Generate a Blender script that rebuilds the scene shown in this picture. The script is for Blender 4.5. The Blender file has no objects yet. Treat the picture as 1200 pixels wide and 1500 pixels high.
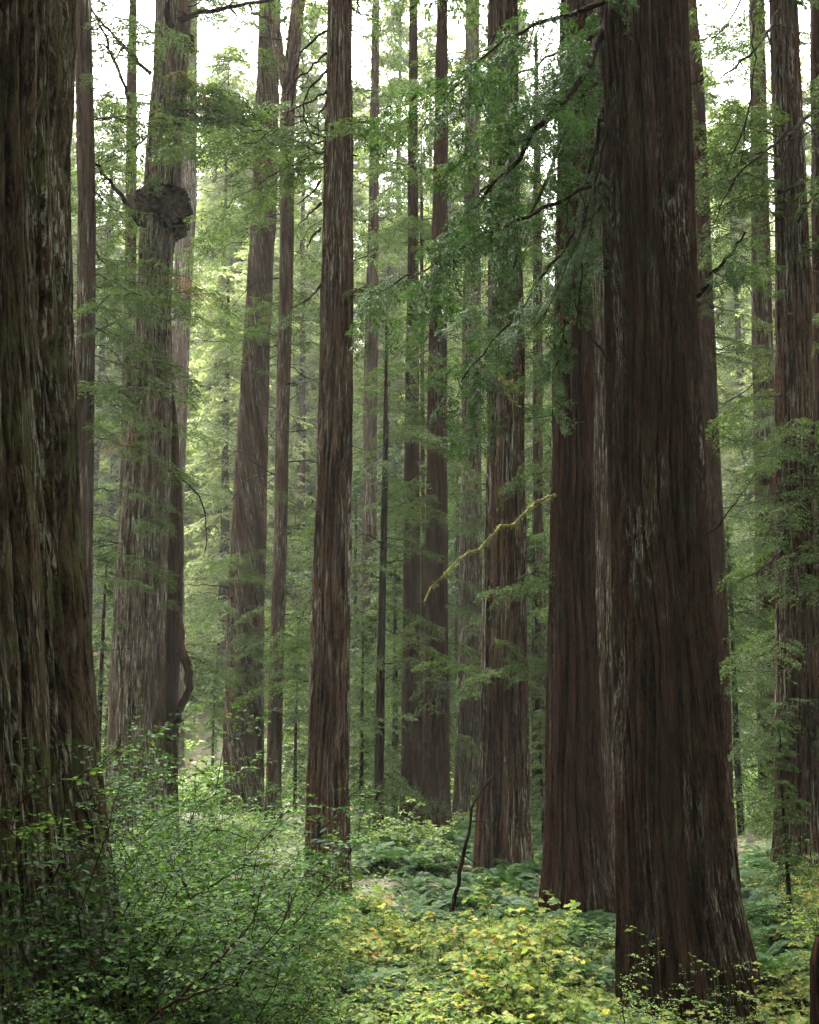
import bpy, math, random
import numpy as np
from mathutils import Matrix, Vector, Euler

random.seed(7)
R = np.random.default_rng(11)
SC = bpy.context.scene
COL = SC.collection
PI = math.pi

# ------------------------------------------------------------------ camera, sky, sun, exposure
F, PITCH, CAM_H = 1800.0, math.radians(10.0), 4.5
cam_data = bpy.data.cameras.new("camera")
cam = bpy.data.objects.new("camera", cam_data)
COL.objects.link(cam)
cam.location = (0, 0, CAM_H)
cam.rotation_euler = (math.radians(90) + PITCH, 0, 0)
cam_data.sensor_fit = 'VERTICAL'
cam_data.sensor_height = 36.0
cam_data.lens = 36.0 * F / 1500.0
cam_data.clip_end = 3000
cam_data.clip_start = 0.1
cam_data.dof.use_dof = False
SC.camera = cam

SUN_EL, SUN_AZ = math.radians(62), math.radians(-22)     # azimuth from +Y (straight ahead), negative = left
world = bpy.data.worlds.new("World")
SC.world = world
world.use_nodes = True
wn = world.node_tree.nodes; wl = world.node_tree.links
for n in list(wn): wn.remove(n)
sky = wn.new('ShaderNodeTexSky'); sky.sky_type = 'NISHITA'; sky.sun_disc = False
sky.sun_elevation = SUN_EL; sky.sun_rotation = SUN_AZ
sky.air_density = 1.0; sky.dust_density = 4.0; sky.ozone_density = 1.0
hsv = wn.new('ShaderNodeHueSaturation'); hsv.inputs['Saturation'].default_value = 0.03   # overcast: the blue greyed out by cloud
bg = wn.new('ShaderNodeBackground'); bg.inputs['Strength'].default_value = 0.10
wo = wn.new('ShaderNodeOutputWorld')
wl.new(sky.outputs[0], hsv.inputs['Color']); tint = wn.new('ShaderNodeMixRGB'); tint.blend_type = 'MULTIPLY'; tint.inputs[0].default_value = 1; tint.inputs[2].default_value = (1.0, 0.995, 0.94, 1)
wl.new(hsv.outputs[0], tint.inputs[1]); wl.new(tint.outputs[0], bg.inputs[0]); wl.new(bg.outputs[0], wo.inputs[0])

sun_d = bpy.data.lights.new("sun", 'SUN'); sun_d.energy = 1.5; sun_d.angle = math.radians(24); sun_d.color = (1.0, 0.97, 0.9)
sun = bpy.data.objects.new("sun", sun_d); COL.objects.link(sun)
sdir = Vector((math.sin(SUN_AZ) * math.cos(SUN_EL), math.cos(SUN_AZ) * math.cos(SUN_EL), math.sin(SUN_EL)))
sun.rotation_euler = (-sdir).to_track_quat('-Z', 'Y').to_euler()
sun.location = sdir * 100

SC.view_settings.view_transform = 'Standard'
SC.view_settings.look = 'None'
SC.view_settings.exposure = 4.35
SC.view_settings.gamma = 1.0
SC.view_settings.use_curve_mapping = False
SC.render.engine = 'CYCLES'
cy = SC.cycles
cy.max_bounces = 6; cy.diffuse_bounces = 3; cy.glossy_bounces = 2; cy.transmission_bounces = 3
cy.volume_bounces = 1; cy.transparent_max_bounces = 8
cy.use_denoising = True; cy.denoiser = 'OPENIMAGEDENOISE'; cy.denoising_input_passes = 'RGB_ALBEDO_NORMAL'; cy.denoising_prefilter = 'NONE'
cy.sample_clamp_indirect = 4.0; cy.sample_clamp_direct = 0.0
cy.caustics_reflective = False; cy.caustics_refractive = False
cy.use_adaptive_sampling = True; cy.adaptive_threshold = 0.02

HAZE_DENSITY = 0.00017

# ------------------------------------------------------------------ geometry helpers
def ray(u, v):
    cp, sp = math.cos(PITCH), math.sin(PITCH)
    a = 750.0 - v
    return (u - 600.0, F * cp - a * sp, F * sp + a * cp)
def at(u, v, D):
    """world point at distance D in front of the camera, given where the surveyed photograph shows it"""
    x, y, z = ray(u, v); t = D / y
    return Vector((x * t, D, CAM_H + z * t))

_gn = R.random((64, 64))
def gnoise(x, y, s):
    x = np.asarray(x, float) / s; y = np.asarray(y, float) / s
    xi = np.floor(x).astype(int); yi = np.floor(y).astype(int)
    fx = x - xi; fy = y - yi
    fx = fx * fx * (3 - 2 * fx); fy = fy * fy * (3 - 2 * fy)
    g = lambda a, b: _gn[a % 64, b % 64]
    return (g(xi, yi) * (1 - fx) + g(xi + 1, yi) * fx) * (1 - fy) + (g(xi, yi + 1) * (1 - fx) + g(xi + 1, yi + 1) * fx) * fy
def ground_z(x, y):
    x = np.asarray(x, float); y = np.asarray(y, float)
    t = np.clip((20.0 - y) / 20.0, 0, 1)
    z = 2.9 * t * t
    h = np.clip((y - 92.0) / 145.0, 0, 1.0)
    z = z + 78.0 * (h * h * (3 - 2 * h) * .6 + .4 * h)
    z = z + (gnoise(x, y, 9.0) - 0.5) * 0.5 + (gnoise(x + 31, y, 2.7) - 0.5) * 0.22
    return z
def gz(x, y): return float(ground_z(x, y))

def mesh(name, verts, faces, mats, midx=None, smooth=False, attr=None, vec=None):
    """verts (N,3); faces list of (M,k) int arrays"""
    verts = np.asarray(verts, np.float32)
    faces = [np.asarray(f, np.int32) for f in faces if len(f)]
    me = bpy.data.meshes.new(name)
    me.vertices.add(len(verts)); me.vertices.foreach_set('co', verts.ravel())
    tot = sum(f.size for f in faces); nf = sum(len(f) for f in faces)
    me.loops.add(tot); me.polygons.add(nf)
    me.loops.foreach_set('vertex_index', np.concatenate([f.ravel() for f in faces]))
    sizes = np.concatenate([np.full(len(f), f.shape[1], np.int32) for f in faces])
    me.polygons.foreach_set('loop_start', np.concatenate([[0], np.cumsum(sizes)[:-1]]).astype(np.int32))
    for m in mats: me.materials.append(m)
    if midx is not None: me.polygons.foreach_set('material_index', np.asarray(midx, np.int32))
    me.polygons.foreach_set('use_smooth', np.full(nf, bool(smooth)))
    if attr is not None:
        a = me.attributes.new('rnd', 'FLOAT', 'POINT'); a.data.foreach_set('value', np.asarray(attr, np.float32))
    if vec is not None:
        a = me.attributes.new('bk', 'FLOAT_VECTOR', 'POINT'); a.data.foreach_set('vector', np.asarray(vec, np.float32).ravel())
    me.update(calc_edges=True)
    return me

def link(name, data, parent=None, kind=None, loc=None, rot=None, scale=None):
    o = bpy.data.objects.new(name, data); COL.objects.link(o)
    if parent is not None: o.parent = parent
    if kind: o['kind'] = kind
    if loc is not None: o.location = loc
    if rot is not None: o.rotation_euler = rot
    if scale is not None: o.scale = (scale,) * 3 if not hasattr(scale, '__len__') else scale
    return o
def thing(name, label, cat, loc=(0, 0, 0), rotz=0, group=None, data=None):
    o = link(name, data, loc=loc, rot=(0, 0, rotz))
    o['label'] = label; o['category'] = cat
    if group: o['group'] = group
    return o

class Wood:
    """collects tubes into one mesh"""
    def __init__(s): s.v = []; s.f = []; s.n = 0; s.k = []
    def tube(s, pts, rad, k=6, rough=0.0):
        pts = np.asarray(pts, float); n = len(pts); rad = np.asarray(rad, float) * np.ones(n)
        tan = np.gradient(pts, axis=0); tan /= np.linalg.norm(tan, axis=1)[:, None] + 1e-9
        ref = np.array([0.13, 0.27, 0.95]) if abs(tan[:, 2]).mean() < 0.8 else np.array([0.97, 0.2, 0.1])
        a = np.cross(tan, ref); a /= np.linalg.norm(a, axis=1)[:, None]; b = np.cross(tan, a)
        th = np.arange(k) * 2 * PI / k
        rr = rad[:, None] * (1 + rough * (R.random((n, k)) - 0.5))
        ring = pts[:, None, :] + rr[:, :, None] * (np.cos(th)[None, :, None] * a[:, None, :] + np.sin(th)[None, :, None] * b[:, None, :])
        idx = s.n + np.arange(n * k).reshape(n, k)
        q = np.stack([idx[:-1], np.roll(idx, -1, 1)[:-1], np.roll(idx, -1, 1)[1:], idx[1:]], -1).reshape(-1, 4)
        s.v.append(ring.reshape(-1, 3)); s.f.append(q); s.n += n * k
    def build(s, name, mat, **kw):
        V = np.concatenate(s.v)
        return mesh(name, V, [np.concatenate(s.f)], [mat], smooth=True, vec=V * np.array([1, 1, 1]), **kw)

def leaf_faces(P, Dn, N, L, W, fold=0.25, shape='rhomb'):
    """arrays of leaves -> verts, quads, per-vertex random"""
    n = len(P)
    Dn = Dn / (np.linalg.norm(Dn, axis=1)[:, None] + 1e-9)
    S = np.cross(Dn, N); S /= np.linalg.norm(S, axis=1)[:, None] + 1e-9
    N2 = np.cross(S, Dn)
    L = np.asarray(L)[:, None] * np.ones((n, 1)); W = np.asarray(W)[:, None] * np.ones((n, 1))
    r = R.random(n)
    if shape == 'rhomb':
        m = P + Dn * L * 0.45
        V = np.stack([P, m + S * W * 0.5 + N2 * W * fold, P + Dn * L, m - S * W * 0.5 + N2 * W * fold], 1)
        Fq = (np.arange(n) * 4)[:, None] + np.array([0, 1, 2, 3])[None]
        return V.reshape(-1, 3), [Fq], np.repeat(r, 4)
    # broad, lobed: a fan of 3 quads around the midrib (8 verts)
    V = np.stack([P,
                  P + Dn * L * 0.15 + S * W * 0.42 + N2 * W * fold * .7,
                  P + Dn * L * 0.42 + S * W * 0.30 + N2 * W * fold * .4,
                  P + Dn * L * 0.62 + S * W * 0.5 + N2 * W * fold,
                  P + Dn * L * 1.0 - N2 * L * 0.12,
                  P + Dn * L * 0.62 - S * W * 0.5 + N2 * W * fold,
                  P + Dn * L * 0.42 - S * W * 0.30 + N2 * W * fold * .4,
                  P + Dn * L * 0.15 - S * W * 0.42 + N2 * W * fold * .7], 1)
    b = (np.arange(n) * 8)[:, None]
    Fq = np.concatenate([b + np.array([0, 1, 2, 6]), ], 0)
    Fq = np.concatenate([b + np.array(q)[None] for q in ([0, 1, 2, 6], [0, 6, 7, 0], [2, 3, 4, 6], [4, 5, 6, 2])], 0)
    tri = np.concatenate([b + np.array(q)[None] for q in ([0, 1, 2], [0, 2, 6], [0, 6, 7], [2, 3, 4], [2, 4, 6], [4, 5, 6])], 0)
    return V.reshape(-1, 3), [tri], np.repeat(r, 8)

# ------------------------------------------------------------------ materials
def nodes(m):
    m.use_nodes = True; nt = m.node_tree
    for n in list(nt.nodes): nt.nodes.remove(n)
    return nt, nt.nodes.new, nt.links.new
def ramp(new, stops, interp='LINEAR'):
    r = new('ShaderNodeValToRGB'); r.color_ramp.interpolation = interp
    e = r.color_ramp.elements
    while len(e) > 1: e.remove(e[-1])
    e[0].position = stops[0][0]; e[0].color = (*stops[0][1], 1)
    for p, c in stops[1:]:
        x = e.new(p); x.color = (*c, 1)
    return r
def g3(v): return (v, v, v)

def bark(name, dark, mid, light, grey=0.5, moss=0.3, mosscol=(0.02, 0.024, 0.009), fibre=26.0, bump=0.9, patch=0.0):
    m = bpy.data.materials.new(name); nt, new, ln = nodes(m)
    at_ = new('ShaderNodeAttribute'); at_.attribute_name = 'bk'
    def vec(sx, sz):
        mp = new('ShaderNodeMapping'); mp.inputs['Scale'].default_value = (sx, sx, sz); ln(at_.outputs['Vector'], mp.inputs[0]); return mp.outputs[0]
    def noise(v, detail=4, rough=0.6, dist=0.0, scale=1.0):
        n = new('ShaderNodeTexNoise'); n.inputs['Scale'].default_value = scale; n.inputs['Detail'].default_value = detail
        n.inputs['Roughness'].default_value = rough; n.inputs['Distortion'].default_value = dist; ln(v, n.inputs['Vector']); return n.outputs[0]
    n1 = noise(vec(fibre, fibre * 0.07), 5, 0.62, 0.4)           # fibres
    n2 = noise(vec(fibre * 0.3, fibre * 0.03), 3, 0.55, 0.8)    # strips
    n3 = noise(vec(1.1, 0.25), 4, 0.6)                          # large patches
    n6 = noise(vec(fibre * 2.6, fibre * 0.4), 3, 0.7)             # short fibres and cracks
    n4 = noise(vec(fibre * 1.3, fibre * 0.09), 5, 0.75, 0.3)     # lichen flecks
    n5 = noise(vec(3.0, 1.4), 5, 0.7)                           # moss patches
    dark, mid, light = (tuple(x * k_ for x, k_ in zip(c, (.138, .101, .084))) for c in (dark, mid, light))
    base = ramp(new, [(0.43, tuple(x * .5 for x in dark)), (0.49, mid), (0.565, light)])  # dark end paints shade into the gaps between fibres
    mixv = new('ShaderNodeMath'); mixv.operation = 'MULTIPLY_ADD'; mixv.inputs[1].default_value = 0.5
    half = new('ShaderNodeMath'); half.operation = 'MULTIPLY'; half.inputs[1].default_value = 0.5
    q6 = new('ShaderNodeMath'); q6.operation = 'MULTIPLY_ADD'; q6.inputs[1].default_value = 0.3; ln(n6, q6.inputs[0]); ln(half.outputs[0], q6.inputs[2])
    half.inputs[1].default_value = 0.3; mixv.inputs[1].default_value = 0.4
    ln(n2, half.inputs[0]); ln(n1, mixv.inputs[0]); ln(q6.outputs[0], mixv.inputs[2]); ln(mixv.outputs[0], base.inputs[0])
    # grey lichen streaks
    gm = new('ShaderNodeMath'); gm.operation = 'MULTIPLY'
    gr = ramp(new, [(0.52, g3(0)), (0.64, g3(1))]); ln(n4, gr.inputs[0])
    gp = ramp(new, [(0.62 - 0.32 * grey, g3(0)), (0.80 - 0.32 * grey, g3(1))]); ln(n3, gp.inputs[0])
    ln(gr.outputs[0], gm.inputs[0]); ln(gp.outputs[0], gm.inputs[1])
    mg = new('ShaderNodeMixRGB'); ln(gm.outputs[0], mg.inputs[0]); ln(base.outputs[0], mg.inputs[1])
    gc = tuple(0.5 * l + 0.5 * x for l, x in zip(light, (0.34, 0.36, 0.31)))
    mg.inputs[2].default_value = (*gc, 1)
    # moss
    mr = ramp(new, [(0.66 - 0.25 * moss, g3(0)), (0.78 - 0.25 * moss, g3(1))]); ln(n5, mr.inputs[0])
    mf = new('ShaderNodeMath'); mf.operation = 'MULTIPLY'
    fr = ramp(new, [(0.40, g3(0.1)), (0.62, g3(0.9))]); ln(n1, fr.inputs[0])
    ln(mr.outputs[0], mf.inputs[0]); ln(fr.outputs[0], mf.inputs[1])
    mm = new('ShaderNodeMixRGB'); ln(mf.outputs[0], mm.inputs[0]); ln(mg.outputs[0], mm.inputs[1]); mm.inputs[2].default_value = (*mosscol, 1)
    bs = new('ShaderNodeBsdfPrincipled'); bs.inputs['Roughness'].default_value = 0.9
    bs.inputs['Specular IOR Level'].default_value = 0.02
    ln(mm.outputs[0], bs.inputs['Base Color'])
    bp = new('ShaderNodeBump'); bp.inputs['Strength'].default_value = bump; bp.inputs['Distance'].default_value = 0.05
    ln(mixv.outputs[0], bp.inputs['Height']); ln(bp.outputs[0], bs.inputs['Normal'])
    out = new('ShaderNodeOutputMaterial'); ln(bs.outputs[0], out.inputs[0])
    return m

def leafmat(name, stops, trans=0.35, rough=0.45, spec=0.4, tcol=1.5, var=0.35):
    m = bpy.data.materials.new(name); nt, new, ln = nodes(m)
    a = new('ShaderNodeAttribute'); a.attribute_name = 'rnd'
    oi = new('ShaderNodeObjectInfo'); geo = new('ShaderNodeNewGeometry')
    nz = new('ShaderNodeTexNoise'); nz.inputs['Scale'].default_value = 0.9; nz.inputs['Detail'].default_value = 2
    ln(geo.outputs['Position'], nz.inputs['Vector'])
    s1 = new('ShaderNodeMath'); s1.operation = 'MULTIPLY_ADD'; s1.inputs[1].default_value = 0.55
    ln(a.outputs['Fac'], s1.inputs[0])
    s2 = new('ShaderNodeMath'); s2.operation = 'MULTIPLY_ADD'; s2.inputs[1].default_value = 0.9; s2.inputs[2].default_value = -0.22
    ln(nz.outputs[0], s2.inputs[0]); ln(s2.outputs[0], s1.inputs[2])
    r = ramp(new, stops); ln(s1.outputs[0], r.inputs[0])
    h = new('ShaderNodeHueSaturation')
    vv = new('ShaderNodeMath'); vv.operation = 'MULTIPLY_ADD'; vv.inputs[1].default_value = var; vv.inputs[2].default_value = 1 - var / 2
    ln(oi.outputs['Random'], vv.inputs[0]); ln(vv.outputs[0], h.inputs['Value']); ln(r.outputs[0], h.inputs['Color'])
    bs = new('ShaderNodeBsdfPrincipled'); bs.inputs['Roughness'].default_value = rough; bs.inputs['Specular IOR Level'].default_value = spec
    tr = new('ShaderNodeBsdfTranslucent')
    g = new('ShaderNodeMixRGB'); g.blend_type = 'MULTIPLY'; g.inputs[0].default_value = 1; g.inputs[2].default_value = (tcol, tcol, tcol * 0.55, 1)
    ln(h.outputs[0], g.inputs[1]); ln(g.outputs[0], tr.inputs[0]); ln(h.outputs[0], bs.inputs['Base Color'])
    mx = new('ShaderNodeMixShader'); mx.inputs[0].default_value = trans
    ln(bs.outputs[0], mx.inputs[1]); ln(tr.outputs[0], mx.inputs[2])
    out = new('ShaderNodeOutputMaterial'); ln(mx.outputs[0], out.inputs[0])
    return m

M = {}
M['bark_left'] = bark('bark_left', (0.028, 0.02, 0.014), (0.11, 0.09, 0.065), (0.26, 0.235, 0.19), grey=0.75, moss=0.75, mosscol=(0.03, 0.036, 0.013), fibre=34)
M['bark_right'] = bark('bark_right', (0.028, 0.017, 0.012), (0.085, 0.052, 0.036), (0.17, 0.12, 0.085), grey=0.35, moss=0.5, mosscol=(0.018, 0.022, 0.009), fibre=38)
M['bark_red'] = bark('bark_red', (0.028, 0.016, 0.011), (0.10, 0.056, 0.037), (0.19, 0.125, 0.09), grey=0.2, moss=0.35, fibre=30)
M['bark_grey'] = bark('bark_grey', (0.045, 0.036, 0.03), (0.165, 0.135, 0.11), (0.38, 0.34, 0.29), grey=0.85, moss=0.15, fibre=15)
M['bark_brown'] = bark('bark_brown', (0.03, 0.02, 0.015), (0.145, 0.10, 0.075), (0.34, 0.26, 0.20), grey=0.6, moss=0.3, fibre=15)
M['bark_pale'] = bark('bark_pale', (0.04, 0.03, 0.025), (0.15, 0.115, 0.10), (0.34, 0.28, 0.25), grey=0.8, moss=0.1, fibre=14)
M['bark_far'] = bark('bark_far', (0.04, 0.028, 0.02), (0.11, 0.08, 0.06), (0.2, 0.16, 0.125), grey=0.4, moss=0.2, fibre=9, bump=0.5)
M['wood_dark'] = bark('wood_dark', (0.02, 0.014, 0.011), (0.045, 0.032, 0.024), (0.09, 0.07, 0.05), grey=0.1, moss=0.3, fibre=40, bump=0.4)
M['wood_moss'] = bark('wood_moss', (0.14, 0.13, 0.06), (0.30, 0.30, 0.16), (0.55, 0.55, 0.36), grey=0.3, moss=0.8, mosscol=(0.25, 0.26, 0.08), fibre=40, bump=0.5)
M['burl'] = bark('burl', (0.012, 0.006, 0.004), (0.045, 0.024, 0.015), (0.14, 0.075, 0.04), grey=0.05, moss=0.25, mosscol=(0.05, 0.05, 0.015), fibre=7, bump=1.0)

M['needle_near'] = leafmat('needle_near', [(0, (0.03, 0.018, 0.008)), (0.12, (0.007, 0.017, 0.005)), (0.35, (0.012, 0.030, 0.008)), (0.7, (0.024, 0.056, 0.014)), (1, (0.06, 0.10, 0.03))], trans=0.3, rough=0.5, spec=0.1)
M['needle_mid'] = leafmat('needle_mid', [(0, (0.010, 0.019, 0.006)), (0.4, (0.02, 0.036, 0.011)), (0.75, (0.038, 0.062, 0.02)), (1, (0.08, 0.10, 0.035))], trans=0.35, rough=0.6, spec=0.05)
M['needle_far'] = leafmat('needle_far', [(0, (0.06, 0.08, 0.04)), (0.5, (0.13, 0.16, 0.085)), (1, (0.21, 0.235, 0.145))], trans=0.5, rough=0.6, spec=0.2)  # far needles made paler: the background's brightness is put into their colour
M['needle_dead'] = leafmat('needle_dead', [(0, (0.10, 0.035, 0.018)), (1, (0.2, 0.08, 0.04))], trans=0.3, rough=0.7, spec=0.2)
M['huckle'] = leafmat('huckle', [(0, (0.004, 0.011, 0.002)), (0.4, (0.008, 0.024, 0.004)), (0.68, (0.025, 0.058, 0.009)), (0.9, (0.07, 0.12, 0.018)), (1, (0.15, 0.18, 0.035))], trans=0.35, rough=0.55, spec=0.04, var=.6)  # canopy shade over the left bushes is put into this darkened green
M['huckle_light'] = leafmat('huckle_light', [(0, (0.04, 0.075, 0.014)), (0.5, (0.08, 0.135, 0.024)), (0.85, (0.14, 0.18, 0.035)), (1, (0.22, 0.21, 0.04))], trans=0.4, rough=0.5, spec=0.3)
M['thimble'] = leafmat('thimble', [(0, (0.014, 0.035, 0.007)), (0.35, (0.042, 0.078, 0.015)), (0.62, (0.10, 0.125, 0.03)), (0.84, (0.18, 0.155, 0.045)), (0.9, (0.20, 0.085, 0.028)), (0.96, (0.16, 0.07, 0.03)), (1, (0.33, 0.26, 0.12))], trans=0.45, rough=0.6, spec=0.1, var=.8)
M['moss'] = leafmat('moss', [(0, (0.05, 0.055, 0.014)), (0.5, (0.085, 0.09, 0.03)), (1, (0.16, 0.165, 0.065))], trans=0.3, rough=0.9, spec=0.02)
M['fern'] = leafmat('fern', [(0, (0.009, 0.026, 0.007)), (0.5, (0.018, 0.048, 0.012)), (1, (0.05, 0.09, 0.027))], trans=0.35, rough=0.6, spec=0.1)
M['cover'] = leafmat('cover', [(0, (0.015, 0.035, 0.008)), (0.4, (0.035, 0.07, 0.014)), (0.8, (0.08, 0.11, 0.025)), (1, (0.2, 0.13, 0.045))], trans=0.4, rough=0.6, spec=0.2, var=0)

gm = bpy.data.materials.new('forest_floor'); nt, new, ln = nodes(gm)
tc = new('ShaderNodeTexCoord'); n1 = new('ShaderNodeTexNoise'); n1.inputs['Scale'].default_value = 6; n1.inputs['Detail'].default_value = 8
n2 = new('ShaderNodeTexNoise'); n2.inputs['Scale'].default_value = 0.5; n2.inputs['Detail'].default_value = 4
ln(tc.outputs['Object'], n1.inputs['Vector']); ln(tc.outputs['Object'], n2.inputs['Vector'])
r1 = ramp(new, [(0.35, (0.018, 0.012, 0.008)), (0.5, (0.05, 0.033, 0.02)), (0.68, (0.10, 0.07, 0.04))]); ln(n1.outputs[0], r1.inputs[0])
r2 = ramp(new, [(0.42, g3(0)), (0.6, g3(0.8))]); ln(n2.outputs[0], r2.inputs[0])
mx = new('ShaderNodeMixRGB'); ln(r2.outputs[0], mx.inputs[0]); ln(r1.outputs[0], mx.inputs[1]); mx.inputs[2].default_value = (0.045, 0.07, 0.02, 1)
bs = new('ShaderNodeBsdfPrincipled'); bs.inputs['Roughness'].default_value = 0.95; ln(mx.outputs[0], bs.inputs['Base Color'])
bp = new('ShaderNodeBump'); bp.inputs['Strength'].default_value = 0.8; bp.inputs['Distance'].default_value = 0.08; ln(n1.outputs[0], bp.inputs['Height']); ln(bp.outputs[0], bs.inputs['Normal'])
o_ = new('ShaderNodeOutputMaterial'); ln(bs.outputs[0], o_.inputs[0])
M['ground'] = gm

# ------------------------------------------------------------------ ground
def make_ground():
    ys = np.concatenate([np.arange(-60, 0, 4.0), np.arange(0, 60, 0.5), np.arange(60, 120, 1.5), np.arange(120, 322, 5.0)])
    xs = np.concatenate([np.arange(-160, -40, 6.0), np.arange(-40, 40, 0.7), np.arange(40, 162, 6.0)])
    X, Y = np.meshgrid(xs, ys); Z = ground_z(X, Y)
    V = np.stack([X, Y, Z], -1).reshape(-1, 3)
    ny, nx = X.shape; idx = np.arange(nx * ny).reshape(ny, nx)
    Fq = np.stack([idx[:-1, :-1], idx[:-1, 1:], idx[1:, 1:], idx[1:, :-1]], -1).reshape(-1, 4)
    link('ground', mesh('ground', V, [Fq], [M['ground']], smooth=True), kind='structure')
make_ground()

# ------------------------------------------------------------------ trunks
def pnoise(a, z, seed, na):
    """value noise, periodic in a (0..1) with na cells, z in cells"""
    rng = np.random.default_rng(seed); nz = 128
    g = rng.random((na, nz))
    x = (a % 1.0) * na; xi = np.floor(x).astype(int); fx = x - xi
    zi = np.floor(z).astype(int); fz = z - zi
    fx = fx * fx * (3 - 2 * fx); fz = fz * fz * (3 - 2 * fz)
    q = lambda i, j: g[i % na, j % nz]
    return (q(xi, zi) * (1 - fx) + q(xi + 1, zi) * fx) * (1 - fz) + (q(xi, zi + 1) * (1 - fx) + q(xi + 1, zi + 1) * fx) * fz

class Tree: pass
_ts = [100]
def make_trunk(t, prof, D, mat, nt=96, dz=0.15, furrow=0.03, cell=0.16, twist=0.0, flare=0.25, ztop=45, tip=0.35, lump=0.04, rag=0.5):
    """prof: list of (v, u_left, u_right) edges of the trunk, surveyed from the photograph, at distance D"""
    _ts[0] += 17; sd = _ts[0]
    zs, cx, rr = [], [], []
    for v, a, b in sorted(prof, key=lambda p: -p[0]):
        pa, pb = at(a, v, D), at(b, v, D)
        zs.append(pa.z); cx.append((pa.x + pb.x) / 2); rr.append((pb.x - pa.x) / 2 * 0.985)
    zs, cx, rr = map(list, (zs, cx, rr))
    g0 = gz(cx[0], D) - 0.4
    if zs[0] > g0:
        sl = (cx[1] - cx[0]) / (zs[1] - zs[0])
        cx.insert(0, cx[0] + sl * (g0 - zs[0]) * 0.5); rr.insert(0, rr[0] * 1.12); zs.insert(0, g0)
    sl = (cx[-1] - cx[-3]) / (zs[-1] - zs[-3]); zt = max(ztop, zs[-1] + (4 if ztop else .12))
    cx.append(cx[-1] + sl * (zt - zs[-1]) * 0.6); rr.append(rr[-1] * tip); zs.append(zt)
    vis = at(0, -40, D).z
    z = np.concatenate([np.arange(g0, min(vis, zt), dz), np.linspace(min(vis, zt), zt, 24)])
    def sm(zz, y):
        f = np.interp(zz, zs, y); k = 1.2
        return (f + np.interp(zz - k, zs, y) + np.interp(zz + k, zs, y)) / 3
    C = sm(z, cx); Rz = sm(z, rr)
    gb = gz(cx[0], D)
    a = np.arange(nt) / nt
    A, Z = np.meshgrid(a, z)
    R0 = float(np.interp(gb + 3, z, Rz))
    As = A + twist * Z + 0.015 / max(R0, .3) * (pnoise(A, Z * 0.35, sd + 1, 9) - 0.5) * 3 + 0.006 * (pnoise(A, Z * 3.1, sd + 8, 23) - 0.5)
    nc = max(8, int(2 * PI * R0 / cell))
    n1 = pnoise(As, Z * 0.22 + 50, sd + 2, nc)
    n2 = pnoise(As, Z * 0.4 + 50, sd + 3, nc * 2)
    n3 = pnoise(As, Z * 1.3 + 20, sd + 4, nc * 4)
    rid = 1 - np.abs(2 * n1 - 1); rid = 1 - rid ** 3               # sharp grooves where n1 crosses .5
    rid2 = 1 - (1 - np.abs(2 * n2 - 1)) ** 3
    rid3 = 1 - (1 - np.abs(2 * n3 - 1)) ** 2
    disp = furrow * ((rid - 0.8) * 1.5 + 0.75 * (rid2 - 0.8) + rag * 0.55 * (rid3 - 0.6))
    nr = max(9, round(2 * PI * R0 / max(.26, cell * 1.7)))                # long vertical ridges parted by deep grooves
    gro = np.abs(np.sin(PI * nr * As + (n1 - .5) * 2.2 + (pnoise(As, Z * .1 + 4, sd + 7, nc) - .5) * 3))
    disp = disp * .7 + furrow * 1.7 * (np.clip(gro / .62, 0, 1) ** .8 - .85)
    big = lump * Rz[:, None] * (pnoise(As, Z * 0.12 + 9, sd + 5, 5) - 0.5) * 2
    # buttressed foot
    hz = np.clip((z - gb) / (3.2 * R0 + 0.6), 0, 4)
    fl = flare * R0 * np.exp(-hz * 2.2)
    lobes = 0.45 + 1.1 * pnoise(As, Z * 0.05 + 3, sd + 6, 7)
    Rr = Rz[:, None] + disp + big + fl[:, None] * lobes * (0.6 if flare else 0)
    th = A * 2 * PI
    X = C[:, None] + Rr * np.cos(th); Y = D + Rr * np.sin(th)
    V = np.stack([X, Y, Z], -1).reshape(-1, 3)
    tht = (A + twist * Z) * 2 * PI
    bk = np.stack([R0 * np.cos(tht), R0 * np.sin(tht), Z], -1).reshape(-1, 3)
    n, k = A.shape; idx = np.arange(n * k).reshape(n, k)
    Fq = np.stack([idx[:-1], np.roll(idx, -1, 1)[:-1], np.roll(idx, -1, 1)[1:], idx[1:]], -1).reshape(-1, 4)
    base = Vector((float(C[0]), D, gb))
    V = V - np.array(base)
    t.base = base; t.D = D; t.z = z; t.C = C; t.R = Rz
    t.root.location = base
    t.trunk = link('trunk', mesh('trunk', V, [Fq], [mat], smooth=True, vec=bk), t.root)
    return t
def centre(t, z): return Vector((float(np.interp(z, t.z, t.C)), t.D, z)), float(np.interp(z, t.z, t.R))

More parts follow.
